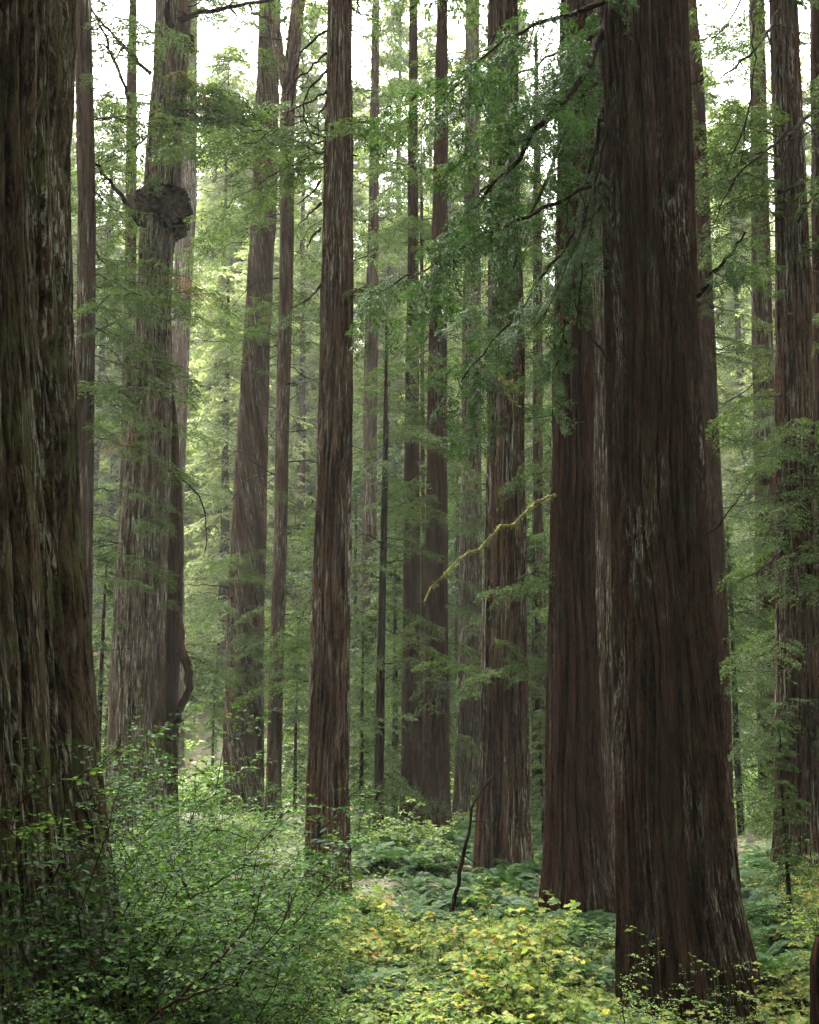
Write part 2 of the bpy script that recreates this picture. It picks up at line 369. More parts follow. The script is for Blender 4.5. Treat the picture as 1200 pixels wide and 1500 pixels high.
# ------------------------------------------------------------------ foliage prototypes (sprays along +X)
def curves_from(P0, D0, L, droop, K, jit=0.0):
    """P0 (M,3) starts, D0 (M,3) unit directions, L (M,) -> (M,K,3)"""
    s = np.linspace(0, 1, K)[None, :, None]
    P = P0[:, None, :] + D0[:, None, :] * L[:, None, None] * s
    P[:, :, 2] -= (droop * L)[:, None] * (s[:, :, 0] ** 1.8)
    if jit: P[:, 1:] += np.cumsum(R.normal(0, jit, (len(P0), K - 1, 3)), 1) * L[:, None, None]
    return P
def children(P, n, lo, hi, ang, Lfun, up):
    """n children along each curve of P, alternating sides, in the curve's flat plane"""
    Mc, K, _ = P.shape
    s = np.linspace(lo, hi, n)[None] + R.uniform(-.4, .4, (Mc, n)) * (hi - lo) / n
    s = np.clip(s, 0.01, 1) * (K - 1); i = np.minimum(s.astype(int), K - 2); f = (s - i)[..., None]
    m = np.arange(Mc)[:, None]
    p = P[m, i] * (1 - f) + P[m, i + 1] * f
    t = P[m, i + 1] - P[m, i]; t /= np.linalg.norm(t, axis=-1, keepdims=True) + 1e-9
    sd = np.cross(t, up); sd /= np.linalg.norm(sd, axis=-1, keepdims=True) + 1e-9
    sign = np.where((np.arange(n)[None] + R.integers(0, 2, (Mc, 1))) % 2 == 0, 1, -1)[..., None]
    a = np.radians(ang) * R.uniform(0.75, 1.2, (Mc, n, 1))
    d = t * np.cos(a) + sd * sign * np.sin(a) + R.normal(0, 0.12, p.shape)
    d /= np.linalg.norm(d, axis=-1, keepdims=True)
    Lc = Lfun(s / (K - 1))
    return p.reshape(-1, 3), d.reshape(-1, 3), np.broadcast_to(Lc, (Mc, n)).reshape(-1)

UP = np.array([0, 0, 1.0])
def spray(seed, mat, L=4.0, droop=0.35, rise=0.15, n2=22, n3=9, nl=8, leaf=0.05, wid=0.35, hang=0.25, bare=0.1, width=0.34, wood='wood_dark'):
    """a flat conifer branch: axis, side twigs, twiglets, leaflets"""
    global R
    R = np.random.default_rng(seed)
    ax = curves_from(np.zeros((1, 3)), np.array([[math.cos(rise), 0.0, math.sin(rise)]]), np.array([L]), np.array([droop]), 12, 0.018)
    w = Wood(); rad = np.linspace(0.0085 * L, 0.0015 * L, 12); w.tube(ax[0], rad, 5)
    p, d, l = children(ax, n2, bare, 1.0, 58, lambda s: L * width * (0.35 + 0.65 * np.sin(PI * np.clip((s - bare * .6) / (1.04 - bare * .6), 0, 1)) ** .8) * R.uniform(0.55, 1.15, s.shape), UP)
    c2 = curves_from(p, d, l, np.full(len(l), hang) * R.uniform(0.3, 1.9, len(l)), 6, 0.03)
    for q in c2: w.tube(q, np.linspace(0.0022 * L, 0.0007 * L, 6), 3)
    p, d, l3 = children(c2, n3, 0.12, 1.0, 48, lambda s: L * 0.085 * (1.15 - 0.6 * s) * R.uniform(0.6, 1.3, s.shape), UP)
    c3 = curves_from(p, d, l3, np.full(len(l3), hang * 1.5) * R.uniform(0, 2, len(l3)), 3, 0.03)
    c3b = np.concatenate([c3, c2[:, 3:, :]], 0)
    if nl:
        p, d, ll = children(c3b, nl, 0.08, 1.0, 52, lambda s: leaf * R.uniform(0.7, 1.35, s.shape), UP)
        keep = R.random(len(p)) < 0.93
        p, d, ll = p[keep], d[keep], ll[keep]
        N = UP + R.normal(0, 0.45, p.shape)
        V, Fl, rn = leaf_faces(p, d, N, ll, ll * wid, 0.2)
    else:
        p = c3b[:, 0]; d = c3b[:, -1] - c3b[:, 0]; ll = np.linalg.norm(d, axis=1) * 1.2
        N = UP + R.normal(0, 0.4, p.shape)
        V, Fl, rn = leaf_faces(p, d, N, ll, ll * wid, 0.2)
    return (w.build('branch', M[wood]), mesh('foliage', V, Fl, [mat], attr=rn))

near_s = [spray(201 + i, M['needle_near'], L=4, droop=[.5, .35, .7, .25][i], rise=[.1, .0, .2, -.1][i], n2=14, n3=7, nl=7, leaf=0.18, wid=0.36, hang=0.45, width=.30) for i in range(4)]
mid_s = [spray(301 + i, M['needle_mid'], L=4, droop=[.3, .45, .2, .6, .35][i], rise=[.15, .3, .05, .3, -.1][i], n2=20, n3=9, nl=5, leaf=0.15, wid=0.34, hang=0.25) for i in range(5)]
dead_s = [spray(401, M['needle_dead'], L=4, droop=.5, rise=.05, n2=16, n3=7, nl=4, leaf=0.11, wid=0.3, hang=0.5)]

def bare_proto(seed, L=3.0, wood='wood_dark', curl=0.6, n=7):
    global R
    R = np.random.default_rng(seed)
    w = Wood()
    ax = curves_from(np.zeros((1, 3)), np.array([[0.95, 0, 0.3 - 0.3 * curl]]), np.array([L]), np.array([curl]), 12, 0.02)
    w.tube(ax[0], np.linspace(0.011 * L, 0.002 * L, 12), 5)
    p, d, l = children(ax, n, 0.25, .98, 45, lambda s: L * 0.38 * (1.1 - s) * R.uniform(0.5, 1.3, s.shape), UP + R.normal(0, .3, 3))
    c2 = curves_from(p, d, l, np.full(len(l), curl) * R.uniform(-.3, 1.4, len(l)), 7, 0.04)
    for q in c2: w.tube(q, np.linspace(0.004 * L, 0.0012 * L, 7), 4)
    p, d, l = children(c2, 3, 0.3, .95, 45, lambda s: L * 0.13 * R.uniform(0.5, 1.3, s.shape), UP)
    for q in curves_from(p, d, l, np.full(len(l), curl * .6), 4, 0.05): w.tube(q, np.linspace(0.0018 * L, 0.0008 * L, 4), 3)
    return w.build('dead_branch', M[wood])
bare = [bare_proto(501 + i, curl=[.3, .6, .9, .1, -.25, 1.1][i], n=[6, 8, 5, 7, 6, 4][i]) for i in range(6)]
bare_moss = [bare_proto(521 + i, wood='wood_moss', curl=[.2, .6][i], n=4) for i in range(2)]

def add_branch(t, z, az, L, kind='mid', tilt=0.0, roll=None, embed=0.85, mat=None):
    c, r = centre(t, z)
    a = math.radians(az); dirv = Vector((math.cos(a), math.sin(a), 0))
    pos = c + dirv * r * embed - t.base
    if kind in ('mid', 'near', 'dead'):
        w, f = random.choice({'mid': mid_s, 'near': near_s, 'dead': dead_s}[kind])
        s = L / 4.0
        b = link('branch', w, t.root, loc=pos, rot=(random.uniform(-.35, .35) if roll is None else roll, -tilt, a), scale=(s, s * random.uniform(.85, 1.15), s))
        link('foliage', f, b, kind='stuff')
    else:
        s = L / 3.0
        b = link('dead_branch', random.choice(bare if kind == 'bare' else bare_moss), t.root, loc=pos,
                 rot=(random.uniform(-.8, .8) if roll is None else roll, -tilt, a), scale=s)
    return b
def zat(t, v): return at(600, v, t.D).z

# crowns for trees whose tops stand above or far beyond: one mesh per crown
def make_crown(seed, H, nb, Lb, mat, cone=0.5, n2=11, n3=6, tw=0.22, low=0.0, wood='wood_dark'):
    """crown of height H (origin at its bottom, trunk axis along z)"""
    global R
    R = np.random.default_rng(seed)
    h = np.sort(R.random(nb)) * H
    az = R.random(nb) * 2 * PI
    Ls = Lb * (1 - cone * h / H) * R.uniform(0.55, 1.2, nb) * np.clip(0.5 + h / (0.15 * H + .1), 0, 1)
    D0 = np.stack([np.cos(az), np.sin(az), R.uniform(-.25, .3, nb)], 1); D0 /= np.linalg.norm(D0, axis=1)[:, None]
    P0 = np.zeros((nb, 3)); P0[:, 2] = h
    c1 = curves_from(P0, D0, Ls, R.uniform(0.1, 0.6, nb), 9, 0.02)
    w = Wood()
    for q, l in zip(c1, Ls): w.tube(q, np.linspace(0.011 * l, 0.002 * l, 9), 3)
    p, d, l = children(c1, n2, 0.15, 1.0, 55, lambda s: np.broadcast_to(Ls[:, None], s.shape) * 0.34 * (0.4 + 0.6 * np.sin(PI * np.clip(s, 0, 1)) ** .7) * R.uniform(0.5, 1.2, s.shape), UP)
    c2 = curves_from(p, d, l, R.uniform(0, .7, len(l)), 5, 0.03)
    p, d, l3 = children(c2, n3, 0.1, 1.0, 50, lambda s: tw * R.uniform(0.6, 1.5, s.shape), UP)
    d[:, 2] -= R.uniform(0, .7, len(d))
    N = UP + R.normal(0, 0.5, p.shape)
    V, Fl, rn = leaf_faces(p, d, N, l3, l3 * 0.36, 0.2)
    return w.build('limbs', M[wood]), mesh('crown', V, Fl, [mat], attr=rn)

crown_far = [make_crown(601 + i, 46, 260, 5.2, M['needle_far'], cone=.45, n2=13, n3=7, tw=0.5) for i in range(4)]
crown_top = [make_crown(621 + i, 26, 110, 5.5, M['needle_mid'], cone=.3, n2=14, n3=18, tw=0.18) for i in range(2)]
crown_small = [make_crown(641 + i, 12, 110, 2.6, M['needle_mid'], cone=.8, n2=12, n3=8, tw=0.16) for i in range(3)]

def add_crown(t, protos, zb, scale=1.0, rot=None, zs=1.0):
    w, f = random.choice(protos)
    c, r = centre(t, zb)
    rot = random.uniform(0, 6.28) if rot is None else rot
    lm = link('limbs', w, t.root, loc=c - t.base, rot=(0, 0, rot), scale=(scale, scale, scale * zs))
    link('crown', f, lm, kind='stuff')

def new_tree(label, prof, D, mat, name='redwood_tree', cat='tree', group=None, **kw):
    t = Tree(); t.root = thing(name, label, cat, group=group)
    return make_trunk(t, prof, D, M[mat], **kw)

# ------------------------------------------------------------------ the surveyed trees
T = {}
T['L'] = new_tree('huge furrowed redwood with pale lichen streaks and moss, cut off by the left frame edge',
    [(0, -190, 104), (300, -196, 98), (600, -205, 108), (900, -215, 122), (1100, -225, 133), (1300, -250, 155), (1500, -285, 185)], 14.0, 'bark_left',
    nt=640, dz=0.045, furrow=0.11, cell=0.15, flare=0.1, ztop=34, lump=0.03, twist=0.004)
T['R'] = new_tree('massive dark straight-grained redwood with flared base, right of centre',
    [(0, 878, 1005), (300, 885, 1015), (600, 893, 1030), (900, 900, 1040), (1200, 904, 1070), (1350, 908, 1090), (1470, 912, 1112)], 21.0, 'bark_right',
    nt=560, dz=0.06, furrow=0.10, cell=0.14, flare=0.06, ztop=40, lump=0.02)
T['R2'] = new_tree('reddish brown redwood tucked close against the left side of the massive dark redwood',
    [(0, 822, 870), (300, 816, 868), (600, 810, 866), (900, 806, 872), (1100, 800, 878), (1250, 796, 895), (1340, 792, 908)], 30.0, 'bark_red',
    nt=300, dz=0.10, furrow=0.085, cell=0.16, flare=0.05, ztop=48)
T['R3'] = new_tree('pale weathered redwood showing as a narrow strip behind the massive dark redwood',
    [(0, 866, 905), (300, 864, 908), (600, 864, 912), (900, 866, 920), (1250, 862, 930)], 38.0, 'bark_pale', nt=140, dz=0.15, furrow=0.04, ztop=48)
T['C'] = new_tree('wide redwood with purplish grey bark standing behind the mossy fallen limb and ferns',
    [(0, 716, 757), (300, 716, 762), (500, 715, 766), (700, 712, 770), (900, 707, 773), (1100, 702, 775), (1200, 698, 776), (1270, 693, 778)], 39.0, 'bark_brown',
    nt=190, dz=0.12, furrow=0.085, cell=0.17, flare=0.08, ztop=52)
T['M'] = new_tree('straight grey brown redwood rising clear of foliage in the middle left, darker at its foot',
    [(0, 482, 516), (300, 472, 518), (600, 465, 517), (900, 456, 513), (1100, 450, 511), (1290, 446, 512)], 36.0, 'bark_brown',
    nt=180, dz=0.10, furrow=0.07, cell=0.15, flare=0.03, ztop=50)
T['B'] = new_tree('grey redwood with a big dark burl around its trunk high on the left',
    [(0, 230, 282), (100, 227, 275), (200, 217, 266), (300, 212, 264), (400, 202, 252), (500, 198, 250), (600, 190, 250), (700, 180, 248), (800, 172, 246), (950, 166, 244), (1150, 158, 244), (1230, 150, 248)], 52.0, 'bark_grey',
    nt=190, dz=0.13, furrow=0.10, cell=0.3, flare=0.08, ztop=58, lump=0.08)
T['Bs'] = new_tree('dark second stem crowding the right flank of the burl redwood',
    [(560, 238, 254), (650, 236, 262), (750, 232, 268), (850, 228, 268), (950, 224, 266), (1050, 220, 262), (1200, 214, 262)], 53.5, 'bark_red',
    nt=120, dz=0.15, furrow=0.06, cell=0.25, flare=0.05, ztop=16, lump=.08)
T['S'] = new_tree('leaning redwood with spirally twisted bark between the burl tree and the straight middle redwood',
    [(0, 380, 412), (150, 374, 408), (300, 369, 405), (500, 357, 396), (700, 343, 391), (850, 335, 389), (1000, 330, 386), (1190, 324, 386)], 66.0, 'bark_brown',
    nt=150, dz=0.16, furrow=0.08, cell=0.26, flare=0.04, ztop=62, twist=0.035)
T['S2'] = new_tree('slim crooked trunk just right of the spirally twisted redwood, forking high up',
    [(0, 428, 448), (80, 418, 440), (160, 410, 432), (400, 410, 430), (600, 404, 424), (800, 401, 421), (1000, 394, 415), (1205, 388, 412)], 60.0, 'bark_brown',
    nt=80, dz=0.2, furrow=0.03, ztop=56)
T['F1'] = new_tree('straight dark redwood standing over the fern bank left of the wide central redwood',
    [(0, 640, 656), (300, 634, 656), (500, 628, 655), (700, 625, 656), (900, 623, 657), (1100, 619, 659), (1215, 616, 662)], 55.0, 'bark_red',
    nt=120, dz=0.18, furrow=0.04, ztop=58)
T['F2'] = new_tree('dark redwood immediately left of the straight one over the fern bank, leafy above',
    [(0, 600, 612), (400, 597, 613), (650, 592, 614), (900, 590, 616), (1210, 586, 622)], 60.0, 'bark_red', nt=90, dz=0.2, furrow=0.04, ztop=52)
T['F2b'] = new_tree('very thin pole trunk filling the gap between the two dark redwoods over the fern bank',
    [(300, 615, 620), (600, 616, 622), (900, 617, 624), (1210, 612, 622)], 62.0, 'bark_far', nt=24, dz=0.4, furrow=0.01, ztop=36)
T['F3'] = new_tree('pale grey redwood partly hidden behind the left edge of the wide central redwood',
    [(0, 682, 702), (300, 680, 704), (500, 677, 705), (800, 674, 706), (1000, 669, 707), (1190, 664, 708)], 64.0, 'bark_grey', nt=110, dz=0.2, furrow=0.04, ztop=60)
T['P'] = new_tree('thin black snag with a broken top, right of the straight middle redwood',
    [(600, 562, 568), (640, 561, 570), (800, 557, 567), (1000, 551, 564), (1232, 546, 562)], 51.0, 'wood_dark', name='dead_snag', nt=40, dz=0.2, furrow=0.012, ztop=14.2, tip=.5)
T['G'] = new_tree('hazy brown redwood seen between the thin black snag and the straight middle redwood',
    [(0, 545, 556), (300, 540, 555), (600, 532, 553), (900, 529, 551), (1160, 524, 551)], 88.0, 'bark_far', nt=70, dz=0.35, furrow=0.04, ztop=70)
T['E1'] = new_tree('narrow dark trunk directly right of the huge furrowed redwood at the left edge',
    [(0, 108, 134), (300, 114, 140), (500, 112, 140), (800, 106, 136), (1100, 102, 134)], 47.0, 'bark_far', nt=90, dz=0.2, furrow=0.03, ztop=50)
T['E2'] = new_tree('hazy grey redwood close behind the right side of the burl redwood',
    [(0, 262, 290), (300, 260, 288), (500, 250, 278), (750, 243, 270), (1000, 240, 270)], 98.0, 'bark_pale', nt=80, dz=0.3, furrow=0.04, ztop=64)  # haze over this trunk is put into its pale bark colour
T['E3'] = new_tree('slender shaded trunk close behind the left side of the burl redwood',
    [(100, 186, 200), (400, 183, 200), (700, 176, 196), (900, 166, 190), (1100, 152, 180)], 64.0, 'bark_far', nt=60, dz=0.3, furrow=0.03, ztop=52)
T['D1'] = new_tree('mottled trunk appearing just right of the massive dark redwood',
    [(0, 1006, 1020), (100, 1010, 1030), (300, 1016, 1040), (500, 1022, 1048), (700, 1028, 1056), (900, 1036, 1066), (1150, 1046, 1074)], 48.0, 'bark_red', nt=80, dz=0.2, furrow=0.03, ztop=46)
T['D2'] = new_tree('hazy slate coloured redwood just left of the large redwood near the right edge',
    [(0, 1098, 1120), (200, 1100, 1124), (500, 1102, 1132), (900, 1108, 1142), (1200, 1112, 1148)], 58.0, 'bark_far', nt=100, dz=0.22, furrow=0.04, ztop=58)
T['D3'] = new_tree('large grey brown redwood near the right edge, its lower half veiled by dark sprays',
    [(0, 1129, 1166), (300, 1137, 1182), (600, 1138, 1193), (900, 1139, 1202), (1100, 1137, 1206), (1290, 1132, 1214)], 37.0, 'bark_brown',
    nt=180, dz=0.12, furrow=0.08, cell=.16, flare=0.06, ztop=50)
T['D4'] = new_tree('dark narrow trunk cut off by the right frame edge, beside the large grey brown redwood',
    [(0, 1187, 1216), (400, 1190, 1226), (800, 1196, 1240), (1290, 1206, 1256)], 40.0, 'bark_red', nt=80, dz=0.2, furrow=0.03, ztop=46)
T['H1'] = new_tree('thin dim trunk in the gap between the wide central redwood and the reddish one',
    [(300, 781, 794), (800, 780, 796), (1210, 778, 800)], 62.0, 'bark_far', nt=50, dz=0.3, furrow=0.02, ztop=42)

# burl: a lumpy collar of growths around the trunk
def make_burl(t, v, wpx, hpx, dx=3.0, tufts=260):
    global R
    R = np.random.default_rng(77)
    z = zat(t, v); c, r = centre(t, z); s = t.D / F
    V, Fc, n = [], [], 0
    nu, nv = 72, 48
    th = np.arange(nu) / nu * 2 * PI; ph = np.linspace(0.02, PI - 0.02, nv)
    TH, PH = np.meshgrid(th, ph)
    lump = 1.04 + 0.16 * (pnoise(TH / 2 / PI, PH * 2.2, 5, 7) - .5) * 2 + 0.22 * (pnoise(TH / 2 / PI, PH * 6, 6, 17) - .5) * 2 + .16 * (pnoise(TH / 2 / PI, PH * 15, 7, 40) - .5) * 2
    rad = np.sin(PH) ** 0.62 * lump
    rad = rad * (1 - .22 * np.clip(-np.cos(PH), 0, 1) ** 1.3)
    X = wpx / 2 * s * rad * np.cos(TH); Y = wpx / 2 * s * rad * np.sin(TH)
    Zt = np.cos(PH); Z = np.where(Zt > 0, Zt * 0.85, Zt * 1.1) * hpx / 2 * s
    X = X + 0.26 * (-Zt).clip(0, 1) * wpx / 2 * s + (2 / 1) * s * 0
    V = np.stack([X, Y, Z], -1).reshape(-1, 3)
    idx = np.arange(nu * nv).reshape(nv, nu)
    Fq = np.stack([idx[:-1], idx[1:], np.roll(idx, -1, 1)[1:], np.roll(idx, -1, 1)[:-1]], -1).reshape(-1, 4)
    b = link('burl', mesh('burl', V, [Fq], [M['burl']], smooth=True, vec=V), t.root, loc=c - t.base + Vector((dx * s, 0, 0)))
    # hanging rag of debris under the burl and moss tufts on it
    w = Wood()
    for k in range(tufts):
        a = R.uniform(0, 2 * PI); q = R.uniform(.55, 1.0)
        p0 = np.array([wpx / 2 * s * q * math.cos(a), wpx / 2 * s * q * math.sin(a), R.uniform(-.2, .9) * hpx / 2 * s])
        d = np.array([math.cos(a) * .5, math.sin(a) * .5, R.uniform(-.9, .6)]); l = R.uniform(.15, .4)
        w.tube(np.array([p0, p0 + d * l * .5, p0 + d * l + np.array([0, 0, -.1])]), [0.03, .02, .008], 3)
    link('root_tuft', w.build('root_tuft', M['burl']), b, kind='stuff')
make_burl(T['B'], 308, 78, 88)
make_burl(T['B'], 34, 34, 52, 6, 40)
make_burl(T['B'], 62, 16, 34, 26, 12)

def wood_line(name, pts, r0, r1, mat, parent=None, k=6, sub=3, twigs=0, base=None, wob=0.012, seed=1):
    """a limb along surveyed points (u, v, D)"""
    global R
    R = np.random.default_rng(seed)
    P = np.array([at(*p) for p in pts])
    d = np.concatenate([[0], np.cumsum(np.linalg.norm(np.diff(P, axis=0), axis=1))])
    n = len(P) * sub
    s = np.linspace(0, d[-1], n)
    Q = np.stack([np.interp(s, d, P[:, i]) for i in range(3)], 1)
    Q[1:-1] = (Q[:-2] + 2 * Q[1:-1] + Q[2:]) / 4
    Q[1:-1] += R.normal(0, wob, (n - 2, 3)) * min(d[-1], 3)
    w = Wood(); rad = np.linspace(r0, r1, n) * R.uniform(.88, 1.14, n); w.tube(Q, rad, k, rough=.25)
    for j in range(twigs):
        i = R.integers(2, n - 1)
        t = Q[i] - Q[i - 1]; t /= np.linalg.norm(t)
        dr = t * .6 + R.normal(0, .6, 3); dr[2] -= .3; dr /= np.linalg.norm(dr)
        l = R.uniform(.15, .5) * d[-1] * .35
        c = curves_from(Q[i][None], dr[None], np.array([l]), np.array([R.uniform(0, .7)]), 6, .04)[0]
        w.tube(c, np.linspace(r1 * .9 + .2 * r0 * .5, r1 * .35, 6), 4)
    org = Vector(Q[0]) if base is None else base
    for i in range(len(w.v)): w.v[i] = w.v[i] - np.array(org)
    me = w.build(name, M[mat])
    return Q, me
def limb(t, pts, r0, r1, mat='wood_dark', sprays=0, kind='near', smin=1.0, smax=2.0, lo=0.15, twigs=4, seed=1, name=None, drop=0.4):
    Q, me = wood_line(name or ('limb' if sprays else 'dead_branch'), pts, r0, r1, mat, base=t.base, twigs=twigs, seed=seed)
    o = link(name or ('limb' if sprays else 'dead_branch'), me, t.root)
    if mat == 'wood_moss':                                          # shaggy moss along the limb
        n = 420; i = R.integers(1, len(Q) - 1, n); f = R.random((n, 1))
        P = Q[i] * (1 - f) + Q[i - 1] * f + R.normal(0, r0 * .75, (n, 3)) - np.array(t.base)
        dd = R.normal(0, .6, (n, 3)) + np.array([0, 0, -.7])
        V, Fl, rn = leaf_faces(P, dd, R.normal(0, 1, (n, 3)), R.uniform(1.0, 3.0, n) * r0, R.uniform(.4, .9, n) * r0, .2)
        link('moss', mesh('moss', V, Fl, [M['moss']], attr=rn), o, kind='stuff')
    rs = random.Random(seed * 31)
    sprays = int(sprays * .8)
    for j in range(sprays):
        f = lo + (1 - lo) * (j + rs.random()) / sprays
        i = min(int(f * (len(Q) - 1)), len(Q) - 2)
        p = Vector(Q[i]) - t.base; tn = Vector(Q[i + 1] - Q[i]); az = math.atan2(tn.y, tn.x)
        side = rs.choice((-1, 1)) * rs.uniform(.2, 1.5)
        s = rs.uniform(smin, smax) / 4
        w, fo = rs.choice(near_s if kind == 'near' else mid_s)
        link('foliage', fo, o, kind='stuff', loc=p, rot=(rs.uniform(-.5, .5), drop + rs.uniform(-.4, .5), az + side), scale=s)
        if s > .28:
            pass
    return o

# near dark limbs of the massive right redwood, reaching left
RT = T['R']
limb(RT, [(890, 30, 21), (862, 105, 20.4), (800, 180, 20), (745, 245, 19.6), (695, 305, 19.3), (650, 350, 19)], .085, .02, sprays=26, seed=1, lo=.12)
limb(RT, [(892, 262, 21), (830, 290, 20.5), (745, 330, 20), (660, 372, 19.6), (590, 412, 19.3), (525, 448, 19)], .04, .012, sprays=22, seed=2, lo=.3, smin=.7, smax=1.5)
limb(RT, [(890, 5, 21), (830, 20, 20), (765, 40, 19.4), (700, 95, 19), (650, 150, 18.8)], .05, .012, sprays=22, seed=3, lo=.05, smax=1.8)
limb(RT, [(888, 150, 21), (868, 230, 21.4), (848, 330, 21.6), (835, 430, 21.8), (812, 545, 22)], .045, .012, sprays=20, seed=4, smin=.7, smax=1.5, drop=.8)
limb(RT, [(886, 300, 21.5), (830, 355, 21.4), (780, 430, 21.2), (725, 500, 21), (675, 560, 21)], .04, .01, sprays=22, seed=5, smin=.7, smax=1.6, drop=.6)
limb(RT, [(888, 90, 21), (845, 150, 22), (800, 260, 22.4), (765, 360, 22.6), (720, 470, 22.8)], .05, .012, sprays=26, seed=6, smin=.8, smax=1.8, drop=.7)
limb(RT, [(885, 40, 21), (850, 60, 22), (800, 85, 23), (740, 120, 23.5), (700, 150, 23.8)], .05, .012, sprays=20, seed=7, smin=.8, smax=1.9, drop=.5)
limb(RT, [(888, 200, 21), (868, 300, 20.6), (852, 400, 20.4), (842, 500, 20.3)], .03, .01, sprays=8, seed=8, smin=.5, smax=1.0, drop=.9)
limb(RT, [(889, 230, 21), (856, 330, 20.2), (820, 420, 19.8), (795, 470, 19.6)], .022, .007, seed=9, twigs=5)
limb(RT, [(894, 530, 21), (870, 500, 20.4), (845, 455, 20.2), (838, 400, 20)], .018, .006, seed=10, twigs=3)
limb(RT, [(720, 78, 22.5), (680, 108, 22.2), (630, 138, 22), (570, 168, 21.8)], .028, .008, mat='wood_moss', seed=11, twigs=4)
limb(RT, [(735, 40, 22.5), (690, 95, 22.2), (640, 150, 22), (610, 200, 21.9), (563, 228, 21.8)], .02, .006, seed=12, twigs=5)
limb(RT, [(625, 140, 22), (615, 190, 22), (610, 255, 22)], .012, .005, mat='wood_moss', seed=13, twigs=1)
# right side of the same tree
limb(RT, [(1018, 452, 21), (1030, 425, 20.5), (1052, 395, 20), (1078, 362, 19.6), (1092, 340, 19.4)], .05, .02, sprays=9, kind='near', seed=14, lo=.5, smin=.6, smax=1.1)
limb(RT, [(1004, 130, 21), (1025, 118, 20.5), (1060, 95, 20)], .016, .006, seed=15, twigs=2)
limb(RT, [(1030, 790, 21), (1060, 760, 20.6), (1090, 720, 20.4), (1110, 690, 20)], .016, .005, seed=16, twigs=3)
# mossy limb crossing the wide central redwood
limb(T['R2'], [(815, 722, 30), (770, 748, 28), (720, 785, 27), (680, 815, 26.6), (650, 835, 26.4), (634, 858, 26.3), (622, 880, 26.2)], .036, .022, mat='wood_moss', seed=17, twigs=0, name='mossy_limb')
limb(T['R2'], [(812, 820, 30), (770, 845, 29), (730, 862, 28.5)], .02, .008, seed=18, twigs=4)
limb(T['C'], [(770, 580, 39), (745, 562, 37.6), (725, 545, 37), (706, 515, 36.8)], .05, .02, mat='wood_moss', seed=19, twigs=6, name='mossy_limb')
limb(T['C'], [(768, 600, 39), (750, 585, 37.6), (735, 560, 37), (716, 530, 36.8)], .03, .01, mat='wood_moss', seed=20, twigs=3, name='mossy_limb')
# burl tree
BT = T['B']
limb(BT, [(262, 28, 51.5), (285, 22, 50), (330, 12, 49.5), (372, 3, 49), (420, -2, 48.6)], .14, .05, seed=21, twigs=5)
limb(BT, [(252, 40, 50.9), (244, 22, 50.4), (246, -6, 50.4)], .17, .10, seed=22, twigs=0)
limb(BT, [(246, 150, 51), (243, 125, 50.4), (250, 107, 50), (268, 106, 49.6), (285, 120, 49.4), (300, 145, 49.3), (312, 165, 49.2)], .06, .03, mat='wood_moss', seed=23, twigs=2, name='mossy_limb')
limb(BT, [(205, 330, 51.5), (190, 305, 51), (165, 270, 50), (140, 240, 49), (122, 226, 48.5)], .13, .05, seed=24, twigs=5)
limb(BT, [(222, 108, 51.5), (195, 85, 51), (165, 50, 50), (135, 15, 49), (118, -10, 48.5)], .10, .05, seed=25, twigs=6)
limb(BT, [(192, 150, 51.5), (175, 110, 50.5), (158, 60, 50), (142, 25, 49.5)], .09, .05, seed=26, twigs=5)
limb(BT, [(248, 690, 51), (275, 705, 50), (296, 730, 49.6), (303, 765, 49.5), (300, 810, 49.5)], .05, .02, seed=27, twigs=3)
limb(BT, [(246, 160, 51), (270, 162, 50.3), (290, 170, 50)], .05, .02, seed=28, twigs=1)
limb(T['Bs'], [(262, 900, 53), (266, 945, 52), (276, 985, 51.8), (276, 1010, 51.8), (262, 1045, 52), (256, 1080, 53)], .20, .16, mat='bark_red', seed=29, twigs=0, name='root_stem')
# straight middle redwood: bare drooping twigs on its left
for i, (v0, pts) in enumerate([(45, [(440, 72), (430, 120), (428, 185)]), (78, [(455, 100), (430, 118), (420, 140)]), (105, [(452, 130), (442, 160), (457, 205)]),
        (135, [(448, 152), (425, 165), (412, 175)]), (150, [(466, 170), (467, 212)]), (265, [(455, 285), (435, 300)]), (298, [(455, 312), (436, 330)]), (335, [(456, 348), (450, 365)]), (418, [(450, 440), (424, 452)])]):
    c = 478 if v0 < 200 else 470
    limb(T['M'], [(c, v0, 35.8)] + [(u, v, 35.2 - .1 * j) for j, (u, v) in enumerate(pts)], .045, .014, seed=40 + i, twigs=3)
limb(T['M'], [(516, 12, 36), (530, 22, 35.6), (560, 28, 35)], .03, .01, seed=52, twigs=3)
limb(T['M'], [(516, 228, 36), (524, 228, 35.5)], .03, .02, seed=53, twigs=1)
limb(T['S2'], [(420, 130, 60), (412, 95, 60), (405, 50, 60), (396, 0, 60), (390, -60, 60)], .30, .22, mat='bark_brown', seed=54, twigs=3, name='fork_stem')
